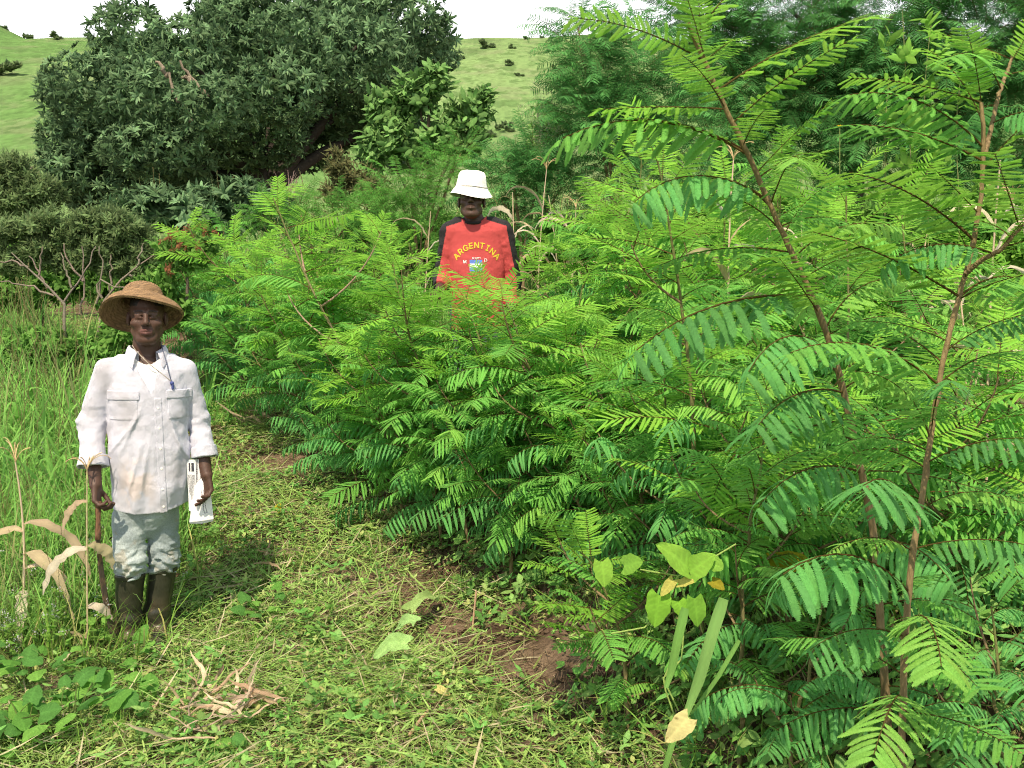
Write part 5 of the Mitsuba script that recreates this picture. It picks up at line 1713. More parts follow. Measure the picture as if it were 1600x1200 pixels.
col = np.where(is_black(P)[:, None], black, red)
part(person2, 'jersey', mikit.ply(placed(jm, M2), 'jersey_material', smooth=True, color=col), label='red sports shirt with black shoulders and yellow lettering')
ring = []
for i in range(48):
    a = i / 48 * 2 * math.pi
    ring.append(w(741, 0)[0] * np.array([1, 0, 0]) + np.array([0.084 * math.sin(a), -0.012 - 0.088 * math.cos(a), w(0, 346)[2] - 0.026 * math.cos(a)]))
a = Acc()
tube(a, [p + MAN2 for p in ring] + [ring[0] + MAN2], 0.011, black, 8, False)
part(person2, 'collar', a.ply('jersey_material'))
part(person2, 'trousers', mikit.ply(placed(surface_net(lambda P: np.maximum(smin(smin(ell(P, (0, 0.01, 0.78), (0.165, 0.130, 0.2)), chain(P, [(-0.09, 0.01, 0.80), (-0.10, -0.02, 0.46), (-0.10, 0.03, 0.06)], [0.098, 0.078, 0.068], 0.03), 0.03), chain(P, [(0.09, 0.01, 0.80), (0.10, -0.02, 0.46), (0.10, 0.03, 0.06)], [0.098, 0.078, 0.068], 0.03), 0.03) - noise_disp(P, 12, 12, 14, 70, 3) * 0.02, 0.05 - P[:, 2]), (-0.24, -0.2, 0.03), (0.24, 0.22, 0.92), 0.006), M2), 'dark_denim_material', smooth=True))


def print_on(mesh, x, z, ang, col, name, label=None):
    """Flat print laid on the front of the red shirt: the mesh lies in its xy plane."""
    v = np.asarray(mesh.vertices)
    c, s = math.cos(ang), math.sin(ang)
    X, Z = x + v[:, 0] * c - v[:, 1] * s, z + v[:, 0] * s + v[:, 1] * c
    Y = front_of(jersey2, X, Z) - 0.0025 - v[:, 2]
    mm = trimesh.Trimesh(np.stack([X, Y, Z], 1) + MAN2, mesh.faces, process=False)
    part(person2, name, mikit.ply(mm, 'print_material', smooth=False, color=np.tile(col, (len(v), 1))), label)


yellow = (0.58, 0.46, 0.05)
word = 'ARGENTINA'
cx, cz, rad = w(746, 0)[0], w(0, 390)[2], 0.175
for i, ch in enumerate(word):
    th = (i - (len(word) - 1) / 2) * 0.2
    g = meshkit.text_mesh(ch, 0.040, 0.001, bold=True)
    g = g.subdivide_to_size(0.02) if hasattr(g, 'subdivide_to_size') else g
    g.apply_translation([-(g.bounds[0][0] + g.bounds[1][0]) / 2, 0, 0])
    print_on(g, cx + rad * math.sin(th), cz - rad * 1.3 * (1 - math.cos(th)), -th * 0.95, yellow, 'letter')
for (u, v, ch, hgt) in ((746, 406.5, 'M.CITY', 0.012), (728, 413, 'M', 0.020), (760, 411, 'D', 0.022)):
    g = meshkit.text_mesh(ch, hgt, 0.001, bold=True)
    g.apply_translation([-(g.bounds[0][0] + g.bounds[1][0]) / 2, 0, 0])
    print_on(g, w(u, 0)[0], w(0, v)[2], 0.0, (0.75, 0.75, 0.75), 'letter')
for j, colr in enumerate(((0.12, 0.20, 0.55), (0.78, 0.78, 0.80), (0.12, 0.20, 0.55))):
    X, Z = np.meshgrid(np.linspace(-0.043, 0.043, 9), np.linspace(0, 0.026, 4))
    i = (np.arange(3)[:, None] * 9 + np.arange(8)[None]).ravel()
    f = np.vstack([np.stack([i, i + 1, i + 10], 1), np.stack([i, i + 10, i + 9], 1)])
    print_on(trimesh.Trimesh(np.stack([X.ravel(), Z.ravel(), X.ravel() * 0], 1), f, process=False), w(745, 0)[0], w(0, 408)[2] - 0.026 * (j + 1), 0, colr, 'flag_stripe')


def bucket_hat(c, tilt):
    n = 96
    prof = np.array([(0.0, 0.118), (0.05, 0.116), (0.080, 0.106), (0.094, 0.088), (0.100, 0.055), (0.106, 0.020), (0.110, 0.004), (0.112, 0.0), (0.128, -0.024), (0.146, -0.052), (0.150, -0.056), (0.146, -0.057), (0.126, -0.028), (0.108, -0.004), (0.100, 0.02), (0.090, 0.07)])
    th = np.linspace(0, 2 * math.pi, n, endpoint=False)
    R, TH = prof[:, :1], th[None]
    Z = prof[:, 1:] + 0.012 * np.sin(2 * TH + 0.4) * np.clip((R - 0.108) / 0.04, 0, 1) + 0.006 * np.sin(5 * TH) * np.clip((R - 0.05) / 0.05, 0, 1) * (prof[:, 1:] > 0.05)
    v = np.stack([R * np.cos(TH) * 0.98 + 0 * Z, R * np.sin(TH) * 1.05 + 0 * Z, Z], -1).reshape(-1, 3)
    k = len(prof)
    i = np.arange(k - 1)[:, None] * n
    j = np.arange(n)[None]
    p, q_ = (i + j).ravel(), (i + (j + 1) % n).ravel()
    f = np.vstack([np.stack([p, q_ + n, q_], 1), np.stack([p, p + n, q_ + n], 1)])
    m4 = trimesh.transformations.rotation_matrix(0.07, [0, 1, 0]) @ trimesh.transformations.rotation_matrix(tilt, [1, 0, 0])
    return trimesh.Trimesh(v @ m4[:3, :3].T + c + MAN2, f, process=False)


hat2 = part(person2, 'bucket_hat', mikit.ply(bucket_hat(HEAD2 + np.array([0.0, -0.005, 0.100]), 0.10), 'cotton_material', smooth=50), label='white cotton bucket hat with a narrow grey band')
a = Acc()
m4 = trimesh.transformations.rotation_matrix(0.07, [0, 1, 0]) @ trimesh.transformations.rotation_matrix(0.10, [1, 0, 0])
bp = np.array([[0.1115 * math.cos(t) * 0.98, 0.1115 * math.sin(t) * 1.05, 0.006 + 0.003 * math.sin(3 * t)] for t in np.linspace(0, 2 * math.pi, 60)])
tube(a, bp @ m4[:3, :3].T + HEAD2 + np.array([0, -0.005, 0.100]) + MAN2, 0.003, (0.30, 0.28, 0.26), 6, False)
part(person2, 'hat_band', a.ply('jersey_material'))
# ---------------------------------------------------------------- what the older man holds
steel = (0.070, 0.055, 0.045)
mk = thing('machete', 'long dark worn machete with a wooden handle held point down beside the boots', 'machete')


def slab(pts, half, thick, face):
    """A bar along pts, half wide across, thick through; bevelled along its edges."""
    pts = np.asarray(pts, float)
    t = np.gradient(pts, axis=0)
    t /= np.linalg.norm(t, axis=1, keepdims=True)
    n = np.asarray(face, float) - t * (t @ np.asarray(face, float))[:, None]
    n /= np.linalg.norm(n, axis=1, keepdims=True)
    s = np.cross(t, n)
    half, thick = np.asarray(half, float)[:, None], np.asarray(thick, float)[:, None]
    ring = np.stack([pts - s * half, pts - s * half * 0.7 + n * thick, pts + s * half * 0.8 + n * thick, pts + s * half, pts + s * half * 0.8 - n * thick, pts - s * half * 0.7 - n * thick], 1)
    k, m_ = len(pts), 6
    i = (np.arange(k - 1)[:, None] * m_)
    j = np.arange(m_)[None]
    p, q = (i + j).ravel(), (i + (j + 1) % m_).ravel()
    f = np.vstack([np.stack([p, q, q + m_], 1), np.stack([p, q + m_, p + m_], 1), [[0, 2, 1], [0, 3, 2], [0, 4, 3], [0, 5, 4]], np.array([[0, 1, 2], [0, 2, 3], [0, 3, 4], [0, 4, 5]]) + (k - 1) * m_])
    return trimesh.Trimesh(ring.reshape(-1, 3), f, process=False)


h0, h1, tip = m(151, 765, -0.150), m(149, 822, -0.156), m(173, 1000, -0.10)
line = np.array([h0 + (h1 - h0) * s for s in np.linspace(0, 1, 8)])
g = slab(line, 0.013 + 0.002 * np.cos(np.linspace(0, 6.28, 8)), np.full(8, 0.009), (0.5, -1, 0))
gv = out1(g.vertices)
part(mk, 'handle', mikit.ply(trimesh.Trimesh(gv, g.faces, process=False), 'bark_material', smooth=True, color=np.tile((0.16, 0.085, 0.05), (len(gv), 1)) * (0.8 + 0.4 * meshkit.fbm(gv * 90, 2, 4))[:, None]))
line = curve(h1, tip, (-0.012, 0, 0), 14)
g = slab(line, np.interp(np.linspace(0, 1, 14), [0, 0.1, 0.8, 1], [0.011, 0.013, 0.017, 0.008]), np.full(14, 0.003), (0.6, -1, 0))
gv = out1(g.vertices)
part(mk, 'blade', mikit.ply(trimesh.Trimesh(gv, g.faces, process=False), 'rust_material', smooth=30))
for s in (0.25, 0.6, 0.85):
    c = trimesh.creation.cylinder(0.0035, 0.021, sections=10)
    c.apply_transform(trimesh.geometry.align_vectors([0, 0, 1], [0.45, -0.9, 0]))
    c.apply_translation(h0 + (h1 - h0) * s)
    c.apply_transform(M1)
    part(mk, 'rivet', mikit.ply(c, 'rust_material', smooth=30))

pp = thing('paper', 'folded sheaf of white printed papers held in the older man\'s hand', 'papers')


def sheet(u0, v0, u1, v1, u2, v2, u3, v3, y, bow, n=10):
    """A sheet with corners top left, top right, bottom right, bottom left; it bows towards the camera."""
    a, b, c, d = (m(u, v, y) for u, v in ((u0, v0), (u1, v1), (u2, v2), (u3, v3)))
    s, t = np.meshgrid(np.linspace(0, 1, n), np.linspace(0, 1, n + 4))
    P = (a * ((1 - s) * (1 - t))[..., None] + b * (s * (1 - t))[..., None] + c * (s * t)[..., None] + d * ((1 - s) * t)[..., None])
    P[..., 1] -= bow * np.sin(math.pi * s) + 0.012 * t * s
    i = (np.arange(n + 3)[:, None] * n + np.arange(n - 1)[None]).ravel()
    f = np.vstack([np.stack([i, i + 1, i + n + 1], 1), np.stack([i, i + n + 1, i + n], 1)])
    return P.reshape(-1, 3), f


def print_lines(name, lines, y, bow, quad):
    a = Acc()
    P, f = sheet(*quad, y - 0.0015, bow, 28)
    P = P.reshape(32, 28, 3)
    for s0, t0, s1, t1, th in lines:
        k = 6
        s, t = np.linspace(s0, s1, k), np.linspace(t0, t1, k)
        L = np.array([P[min(int(tt * 31), 31), min(int(ss * 27), 27)] for ss, tt in zip(s, t)])
        dxy = np.array([-(t1 - t0), 0, -(s1 - s0)]) * 1.0
        dxy = np.array([1.0, 0, 0]) if abs(t1 - t0) > abs(s1 - s0) else np.array([0, 0, 1.0])
        ribbon(a, out1(L), np.full(k, th), np.tile(M1[:3, :3] @ dxy, (k, 1)), (0.07, 0.07, 0.08))
    part(pp, name, a.ply('print_material', smooth=False))


rng = np.random.default_rng(3)
back = (288, 712, 315, 712, 314, 800, 290, 792)
P, f = sheet(*back, -0.075, 0.004)
part(pp, 'sheet', mikit.ply((out1(P), f), 'print_material', smooth=True, color=np.tile((0.72, 0.73, 0.74), (len(P), 1))))
lines = [(x, 0.30 + 0.02 * (i % 2), x, 0.30 + 0.55 * rng.uniform(0.6, 1), 0.0010) for i, x in enumerate((0.10, 0.17, 0.24, 0.31, 0.38, 0.45))] + [(0.56, 0.02, 0.60, 0.98, 0.0016), (0.64, 0.02, 0.68, 0.98, 0.0009)] + [(x, 0.08, x, 0.24, 0.0032) for x in (0.18, 0.30, 0.40)]
print_lines('print', lines, -0.075, 0.004, back)
front = (300, 752, 322, 728, 329, 806, 290, 809)
P, f = sheet(*front, -0.085, 0.010)
part(pp, 'sheet', mikit.ply((out1(P), f), 'print_material', smooth=True, color=np.tile((0.80, 0.80, 0.81), (len(P), 1))))
print_lines('print', [(0.50, 0.3, 0.66, 0.86, 0.0010), (0.60, 0.3, 0.76, 0.86, 0.0010), (0.66, 0.86, 0.78, 0.86, 0.001)], -0.085, 0.010, front)
a = Acc()
for i in range(4):
    L = np.array([m(290.5 + 0.2 * i, 809 + 0.9 * i, -0.083 + 0.004 * i), m(310, 808.5 + 1.2 * i, -0.094 + 0.004 * i), m(328.5, 806.4 + 1.0 * i, -0.092 + 0.004 * i)])
    ribbon(a, out1(L), np.full(3, 0.003), np.tile(M1[:3, :3] @ np.array([0, 0, 1.0]), (3, 1)), (0.74, 0.74, 0.75))
part(pp, 'folded_edge', a.ply('print_material', smooth=False))

# ---------------------------------------------------------------- dry maize stalks
DRY, DRY2, LEAFG = (0.46, 0.37, 0.24), (0.60, 0.52, 0.40), (0.17, 0.33, 0.06)


def maize(label, base, top, n, seed, length=0.5, width=0.045, tassel=True, green=0.0, group=None, name='dry_maize_stalk', leaves=None, rad=0.008):
    rng = np.random.default_rng(seed)
    k = thing(name, label, 'maize', group)
    pts = curve(base, top, rng.normal(0, 0.05, 3) * (1, 1, 0), 9)
    a = Acc()
    tube(a, pts, np.linspace(rad, rad * 0.45, 9) * (1 + 0.12 * (np.arange(9) % 2)), jitter_col(rng, DRY, 0.1), 7)
    part(k, 'stalk', a.ply('straw_material'))
    for i in range(n):
        s = (0.15 + 0.75 * (i + rng.random() * 0.5) / n)
        p, d = along(pts, s)
        az = leaves[i][1] if leaves else (i % 2) * math.pi + rng.normal(0, 0.5)
        if leaves:
            p, d = along(pts, leaves[i][0])
        a = Acc()
        isg = rng.random() < green
        c = jitter_col(rng, LEAFG if isg else (DRY if rng.random() < 0.5 else DRY2), 0.15)
        ln = (leaves[i][2] if leaves else length * rng.uniform(0.6, 1.1))
        bend = rng.uniform(1.2, 2.0) if isg else (leaves[i][3] if leaves else rng.uniform(2.2, 3.0))
        q, sd, nr = blade_pts(rng, p, az, ln, 0.9 if leaves else 0.35, bend, 14, leaves[i][4] if leaves else rng.normal(0, 0.5 if isg else 1.4), 0.45 if leaves else 1.5)
        q[1:] += rng.normal(0, 0.003 if not isg else 0.001, (13, 3))
        w_ = width * rng.uniform(0.7, 1.1) / 2 * np.interp(np.linspace(0, 1, 14), [0, 0.15, 0.5, 0.85, 1], [0.5, 1, 0.9, 0.5, 0.08]) * (1 if isg else rng.uniform(0.6, 1, 14))
        ribbon(a, q, w_, sd, c * rng.uniform(0.85, 1.12, (14, 1)), 0.3 if isg else 0.18 if leaves else rng.uniform(0.2, 0.9), nr)
        part(k, 'leaf', a.ply('leaf_material'))
    if tassel:
        a = Acc()
        for i in range(7):
            az = rng.uniform(0, 6.28)
            q, sd, nr = blade_pts(rng, pts[-1], az, rng.uniform(0.10, 0.2), 0.3, rng.uniform(1.0, 2.2), 8)
            tube(a, q, 0.0022, jitter_col(rng, (0.48, 0.36, 0.19), 0.15), 4)
        part(k, 'tassel', a.ply('straw_material'))
    return k


maize('dry maize stalk with hanging pale leaves at the left edge', foot(28, 985, 5.0), at(24, 722, 5.0), 5, 1, 0.5, 0.085, leaves=[(0.66, 0.4, 0.50, 2.1, 1.4), (0.50, -0.5, 0.60, 2.1, 1.5), (0.62, 3.0, 0.50, 1.9, -1.3), (0.42, 0.9, 0.50, 2.2, 1.2), (0.30, -1.2, 0.4, 2.0, 0.3)])
maize('thin dry maize stalk with curled leaves beside the hand with the machete', foot(135, 960, 4.75), at(136, 735, 4.75), 5, 2, 0.3, 0.075, leaves=[(0.60, 3.1, 0.36, 2.1, -1.3), (0.62, 0.6, 0.20, 2.2, 1.5), (0.30, 0.8, 0.17, 1.9, 1.3), (0.84, 3.0, 0.22, 2.2, -1.4), (0.14, 2.8, 0.25, 1.0, 0.4)], rad=0.0045)
G = 'dry maize stalks standing at the back right'
for i, (u, v0, v1, d, lab) in enumerate(((1160, 430, 250, 5.4, 'broken dry maize stalk just right of the tallest shrub\'s stem'), (1190, 480, 330, 6.0, 'dry maize stalk low behind the tallest shrub\'s stem'), (1545, 640, 250, 4.8, 'tall dry maize stalk near the right edge'),
                                         (1590, 660, 290, 5.0, 'dry maize stalk cut by the right edge'), (1500, 620, 380, 5.6, 'short dry maize stalk left of the tall ones at the right edge'), (1440, 560, 330, 6.4, 'dry maize stalk among the broad grass at the right'),
                                         (836, 400, 265, 8.6, 'thin dry maize stalk right of the bucket hat'), (865, 410, 280, 9.0, 'dry maize stalk among weeds below the white flowers'), (815, 420, 300, 9.2, 'dry maize stalk close behind the red shirt'), (890, 420, 300, 9.4, 'dry maize stalk below the blue green feathery shrub'),
                                         (655, 440, 330, 9.0, 'dry maize stalk left of the red shirt'), (1260, 470, 300, 6.8, 'dry maize stalk below the dark feathery tree'), (790, 400, 320, 9.8, 'short dry maize stalk just right of the bucket hat'))):
    maize(lab, foot(u + 4, v0, d), at(u + (-14, 10, 18, -8)[i % 4], v1 + 25 * (i % 2), d), 8, 10 + i, 0.50, 0.055, i % 3 == 0)

# ---------------------------------------------------------------- broad bladed grass clumps
BLADE = []
for kk in range(4):
    rng = np.random.default_rng(300 + kk)
    a = Acc()
    q, sd, nr = blade_pts(rng, np.zeros(3), 0.0, 1.0, 0.12, 0.9 + 0.5 * kk, 12, 0.25)
    ribbon(a, q, 0.019 * np.interp(np.linspace(0, 1, 12), [0, 0.2, 0.6, 1], [0.6, 1, 0.85, 0.03]), sd, np.array((0.19, 0.40, 0.09)) * (0.9 + 0.12 * kk), 0.3, nr)
    BLADE.append(group_of('grass_blade_shape_%d' % kk, a, 'leaf_material', 'blade'))


def clump(label, u, v, d, n, length, seed, spread=0.10, group=None):
    rng = np.random.default_rng(seed)
    k = thing('grass_clump', label, 'grass', group)
    b = foot(u, v, d)
    for i in range(n):
        p = b + np.array([rng.normal(0, spread), rng.normal(0, spread), 0])
        part(k, 'blade', inst(BLADE[rng.integers(4)], upright(p, rng.uniform(0, 6.28), length * rng.uniform(0.6, 1.15), (rng.normal(0, 0.15), rng.normal(0, 0.15), 1))))


for i, (u, v, d, n, L, lab) in enumerate(((1250, 330, 7.6, 34, 1.2, 'broad bladed grass clump under the dark tree right of the tallest stem'), (1340, 340, 7.2, 36, 1.3, 'broad bladed grass clump under the middle of the dark tree'), (1420, 330, 7.0, 36, 1.3, 'broad bladed grass clump under the right of the dark tree'),
                                          (1490, 350, 6.6, 30, 1.2, 'broad bladed grass clump left of the dry stalks at the right edge'), (1180, 350, 8.0, 30, 1.1, 'broad bladed grass clump behind the tallest shrub\'s stem'), (960, 370, 8.6, 30, 1.3, 'broad grass clump before the blue green feathery shrub'),
                                          (1040, 380, 8.4, 26, 1.2, 'broad grass clump left of the tallest shrub\'s stem'), (1390, 470, 5.6, 26, 0.8, 'low broad grass clump among the sunny weeds at the right'), (1300, 420, 6.4, 30, 0.9, 'low broad grass clump left of the thin upright stem'),
                                          (60, 720, 7.0, 26, 1.0, 'broad bladed grass clump in the tall grass at the left edge'), (110, 690, 6.6, 20, 1.0, 'broad bladed grass clump close behind the sleeve with the machete'), (30, 860, 5.6, 20, 0.7, 'broad bladed grass clump behind the dry stalk at the left edge'),
                                          (85, 800, 5.9, 18, 0.75, 'broad bladed grass clump between the two dry stalks on the left'), (15, 640, 8.0, 24, 1.1, 'broad bladed grass clump far back in the tall grass at the left edge'), (70, 600, 8.6, 24, 1.1, 'broad bladed grass clump in the tall grass before the bare forked stems'), (120, 560, 8.8, 24, 1.0, 'broad bladed grass clump behind the straw hat on its left'), (350, 640, 9.5, 30, 0.6, 'grass clump at the head of the path right of the white shirt'), (305, 600, 9.8, 30, 0.7, 'grass clump behind the white shirt\'s right shoulder'))):
    clump(lab, u, v, d, n, L, 60 + i)

# ---------------------------------------------------------------- herbs and weeds one can tell apart
HEART = []
for kk, c in enumerate(((0.13, 0.31, 0.06), (0.18, 0.38, 0.075), (0.10, 0.25, 0.06))):
    rng = np.random.default_rng(400 + kk)
    a = Acc()
    q, sd, nr = blade_pts(rng, np.zeros(3), 0.0, 1.0, 1.15, 0.7, 9)
    smooth_leaf(a, q, sd[0], 0.84, c, seed=kk)
    HEART.append(group_of('heart_leaf_shape_%d' % kk, a, 'leaf_material', 'leaf'))


def heart_weed(label, u, v, d, n, size, seed, spread=0.16, height=0.16, vine=False):
    rng = np.random.default_rng(seed)
    k = thing('broadleaf_weed', label, 'weed')
    b = ground_at(u, v)
    a = Acc()
    for i in range(n):
        az = rng.uniform(0, 6.28)
        rr = spread * math.sqrt(rng.random())
        p = b + np.array([rr * math.cos(az), rr * math.sin(az), 0])
        p[2] = float(gz(p[0], p[1])) + height * rng.uniform(0.35, 1.1)
        tube(a, curve(b + np.array([rng.normal(0, 0.02), rng.normal(0, 0.02), 0.02]), p, (0, 0, 0.03), 5), 0.0022, jitter_col(rng, (0.14, 0.20, 0.06), 0.2), 4, False)
        part(k, 'leaf', inst(HEART[rng.integers(3)], upright(p, az + rng.normal(0, 0.6), size * rng.uniform(0.45, 1.0), (rng.normal(0, 0.3), rng.normal(-0.25, 0.3), 1))))
    part(k, 'stem', a.ply('leaf_material'))


for i, (u, v, d, n, sz, sp, ht, lab) in enumerate((
        (45, 1090, 4.2, 22, 0.105, 0.22, 0.20, 'heart leaved weed at the bottom left edge'), (110, 1150, 3.9, 24, 0.115, 0.20, 0.16, 'heart leaved weed in the bottom left corner nearest the camera'), (170, 1060, 4.4, 16, 0.10, 0.18, 0.15, 'heart leaved weed below the boots'),
        (30, 1180, 3.7, 18, 0.12, 0.18, 0.14, 'large heart leaved weed at the very bottom left corner'), (415, 985, 4.75, 11, 0.085, 0.13, 0.14, 'small heart leaved weed on the path right of the boots'), (480, 1000, 4.7, 10, 0.075, 0.12, 0.13, 'small heart leaved weed on the path left of the wilted big leaves'),
        (120, 1010, 4.6, 14, 0.085, 0.18, 0.14, 'heart leaved weed left of the boots'), (225, 1120, 4.1, 10, 0.10, 0.16, 0.12, 'heart leaved weed left of the dry leaf litter'), (60, 1000, 4.7, 14, 0.08, 0.2, 0.15, 'low heart leaved weed under the dry stalk at the left edge'),
        (330, 1180, 3.75, 6, 0.09, 0.12, 0.10, 'heart leaved weed at the bottom edge beside dry husks'), (250, 985, 4.95, 8, 0.055, 0.12, 0.12, 'small weed growing round the boots'), (500, 800, 6.3, 9, 0.06, 0.12, 0.18, 'pale green seedling on the path before the hoed soil'))):
    heart_weed(lab, u, v, d, n, sz, 500 + i, sp, ht)

# two big wilted leaves on the path
k = thing('wilted_plant', 'cut plant with big limp pale green leaves on the path at bottom centre', 'plant')
rng = np.random.default_rng(44)
top = ground_at(636, 985) + [-0.03, 0.02, 0.24]
a = Acc()
tube(a, curve(ground_at(636, 985), top, (-0.02, 0, 0)), np.linspace(0.006, 0.003, 9), (0.26, 0.27, 0.12), 6)
tube(a, curve(ground_at(640, 965) + [0, 0, 0.03], ground_at(555, 1060) + [0, 0, 0.03], (0, 0, 0.02)), 0.005, (0.20, 0.30, 0.08), 6)
part(k, 'stem', a.ply('bark_material'))
for b, tp, wd in (((640, 952), (688, 934), 0.085), ((650, 972), (612, 992), 0.065), ((634, 1004), (586, 1030), 0.085)):
    p0, p1 = ground_at(*b, 0.16), ground_at(*tp, 0.07)
    a = Acc()
    n = 9
    s = np.linspace(0, 1, n)
    pts = p0 + (p1 - p0) * s[:, None] + np.array([0, 0, 0.03]) * np.sin(math.pi * s)[:, None] + rng.normal(0, 0.004, (n, 3))
    x = (p1 - p0) / np.linalg.norm(p1 - p0)
    sd = np.cross(x, [rng.normal(0, 0.3), -0.55, 0.85])
    sd /= np.linalg.norm(sd)
    smooth_leaf(a, pts, sd, wd, jitter_col(rng, (0.34, 0.53, 0.19), 0.1), wave=0.05, cup=0.3, seed=int(tp[0]))
    part(k, 'leaf', a.ply('leaf_material'))


# tall leafy herbs before the dark tree
def herb(label, pix, d, n, seed, name='tall_herb', size=1.0):
    rng = np.random.default_rng(seed)
    k = thing(name, label, 'weed')
    pts = stem_line(pix, d, d)
    a = Acc()
    tube(a, pts, np.linspace(0.006, 0.002, len(pts)), (0.17, 0.19, 0.07), 5)
    part(k, 'stem', a.ply('bark_material'))
    for i in range(n):
        s = 0.2 + 0.8 * (i + 0.5) / n
        p, dd = along(pts, s)
        part(k, 'leaf_whorl', inst(HERB[rng.integers(2)], upright(p + rng.normal(0, 0.06, 3), rng.uniform(0, 6.28), size * rng.uniform(0.7, 1.2), dd + rng.normal(0, 0.5, 3))))


for i, (pix, d, n, sz, lab) in enumerate((
        ([(1430, 420), (1425, 250), (1415, 120), (1410, 15)], 5.6, 26, 0.9, 'tall leafy herb climbing before the dark tree at the top right'), ([(1460, 430), (1450, 260), (1440, 150), (1455, 40)], 5.8, 24, 0.9, 'tall leafy herb just left of the forked front shrub'),
        ([(1375, 420), (1385, 280), (1380, 190), (1390, 120)], 6.0, 20, 0.9, 'leafy herb of middle height under the climbing herb'), ([(1500, 420), (1500, 300), (1490, 200), (1500, 130)], 5.6, 22, 0.9, 'leafy herb behind the top of the forked front shrub'),
        ([(1290, 430), (1285, 330), (1290, 260)], 6.4, 16, 0.9, 'leafy herb before the broad grass under the dark tree'), ([(1110, 430), (1115, 330), (1120, 270)], 6.6, 14, 0.9, 'leafy herb left of the tallest shrub\'s stem'),
        ([(1400, 520), (1395, 440), (1390, 380)], 5.2, 16, 0.8, 'leafy herb among weeds in the sun at the right'), ([(960, 520), (955, 440), (950, 400)], 7.2, 14, 0.9, 'leafy herb in the sun right of the red shirt'), ([(870, 500), (868, 420), (872, 370)], 7.8, 14, 0.9, 'leafy herb just right of the red shirt'),
        ([(640, 520), (636, 430), (640, 380)], 8.0, 14, 0.9, 'leafy herb left of the red shirt'), ([(1230, 560), (1232, 480), (1228, 430)], 5.8, 14, 0.8, 'leafy herb below the tallest shrub among sunny weeds'), ([(1560, 560), (1565, 480), (1560, 420)], 4.9, 14, 0.8, 'leafy herb at the right edge below the dry stalks'))):
    herb(lab, pix, d, n, 700 + i, size=sz)
k = thing('yellow_flower', 'tiny yellow flower among leaves below the dark tree', 'flower')
p = at(1312, 198, 6.0)
a = Acc()
for j in range(8):
    oval_leaf(a, np.random.default_rng(j), p, j * 0.785, 0.022, 0.012, 1.0, 0.3, (0.75, 0.50, 0.03), 3, 0.1)
part(k, 'petal_ring', a.ply('leaf_material'))
a = Acc()
tube(a, curve(foot(1312, 300, 6.0), p, (0.01, 0, 0)), 0.003, (0.15, 0.2, 0.06), 4)
part(k, 'stem', a.ply('bark_material'))

# ---------------------------------------------------------------- climbing vine and torn grass leaves in front
rng = np.random.default_rng(90)
k = thing('climbing_vine', 'climbing vine with pale heart leaves, some yellow, twined at bottom right of centre', 'vine')
vd = 2.75
a = Acc()
for pix in (((1065, 1150), (1035, 1065), (1060, 1010), (1075, 950), (1060, 900), (1000, 890)), ((1060, 900), (1100, 880), (1150, 850)), ((955, 990), (1010, 980), (1060, 900)), ((1060, 1110), (1036, 1060), (1065, 1030), (1068, 990))):
    pts = np.array([at(u, v, vd) for u, v in pix])
    tube(a, np.array([along(pts, s)[0] for s in np.linspace(0, 1, 18)]), 0.0026, (0.22, 0.32, 0.08), 6)
part(k, 'stem', a.ply('bark_material'))


def leaf_at(holder, bu, bv, tu, tv, d, wd, col, near_=0.0, name='leaf', label=None, facing=(0.1, -0.8, 0.6), spots=0.0, fold=0.2):
    p0, p1 = at(bu, bv, d), at(tu, tv, d - near_)
    n = 11
    s = np.linspace(0, 1, n)
    x = (p1 - p0) / np.linalg.norm(p1 - p0)
    sd = np.cross(x, facing)
    sd /= np.linalg.norm(sd)
    nr = np.cross(sd, x)
    pts = p0 + (p1 - p0) * s[:, None] + nr * (0.06 * np.linalg.norm(p1 - p0) * np.sin(math.pi * s))[:, None]
    a = Acc()
    smooth_leaf(a, pts, sd, wd, col, wave=0.04, cup=fold, seed=int(bu * 7 + tv), spots=spots)
    part(holder, name, a.ply('leaf_material'), label)


PG, YEL = (0.25, 0.47, 0.07), (0.50, 0.47, 0.13)
for bu, bv, tu, tv, wd, c, lb in ((1075, 888, 1025, 850, 0.072, PG, None), (1078, 895, 1118, 866, 0.066, PG, None), (940, 878, 945, 918, 0.055, PG, None), (975, 885, 1005, 878, 0.06, (0.19, 0.38, 0.06), None), (1052, 906, 1032, 932, 0.030, YEL, 'yellow withered leaf of the vine'),
                                  (1060, 912, 1088, 908, 0.026, YEL, 'small yellow leaf of the vine'), (1030, 930, 1022, 980, 0.07, (0.20, 0.42, 0.05), None), (1060, 940, 1068, 965, 0.05, (0.20, 0.42, 0.05), None), (1110, 880, 1130, 890, 0.05, (0.22, 0.42, 0.07), None),
                                  (1112, 908, 1132, 922, 0.034, (0.28, 0.25, 0.03), 'dull yellow leaf of the vine'), (1085, 935, 1090, 980, 0.055, (0.17, 0.36, 0.05), None)):
    leaf_at(k, bu, bv, tu, tv, vd - 0.03, wd, c, 0.02, label=lb)
g = thing('torn_grass_leaf', 'broad torn green grass leaf hanging bottom right of centre, reaching the pale yellow leaf', 'leaf')
scene[g] = None
a = Acc()


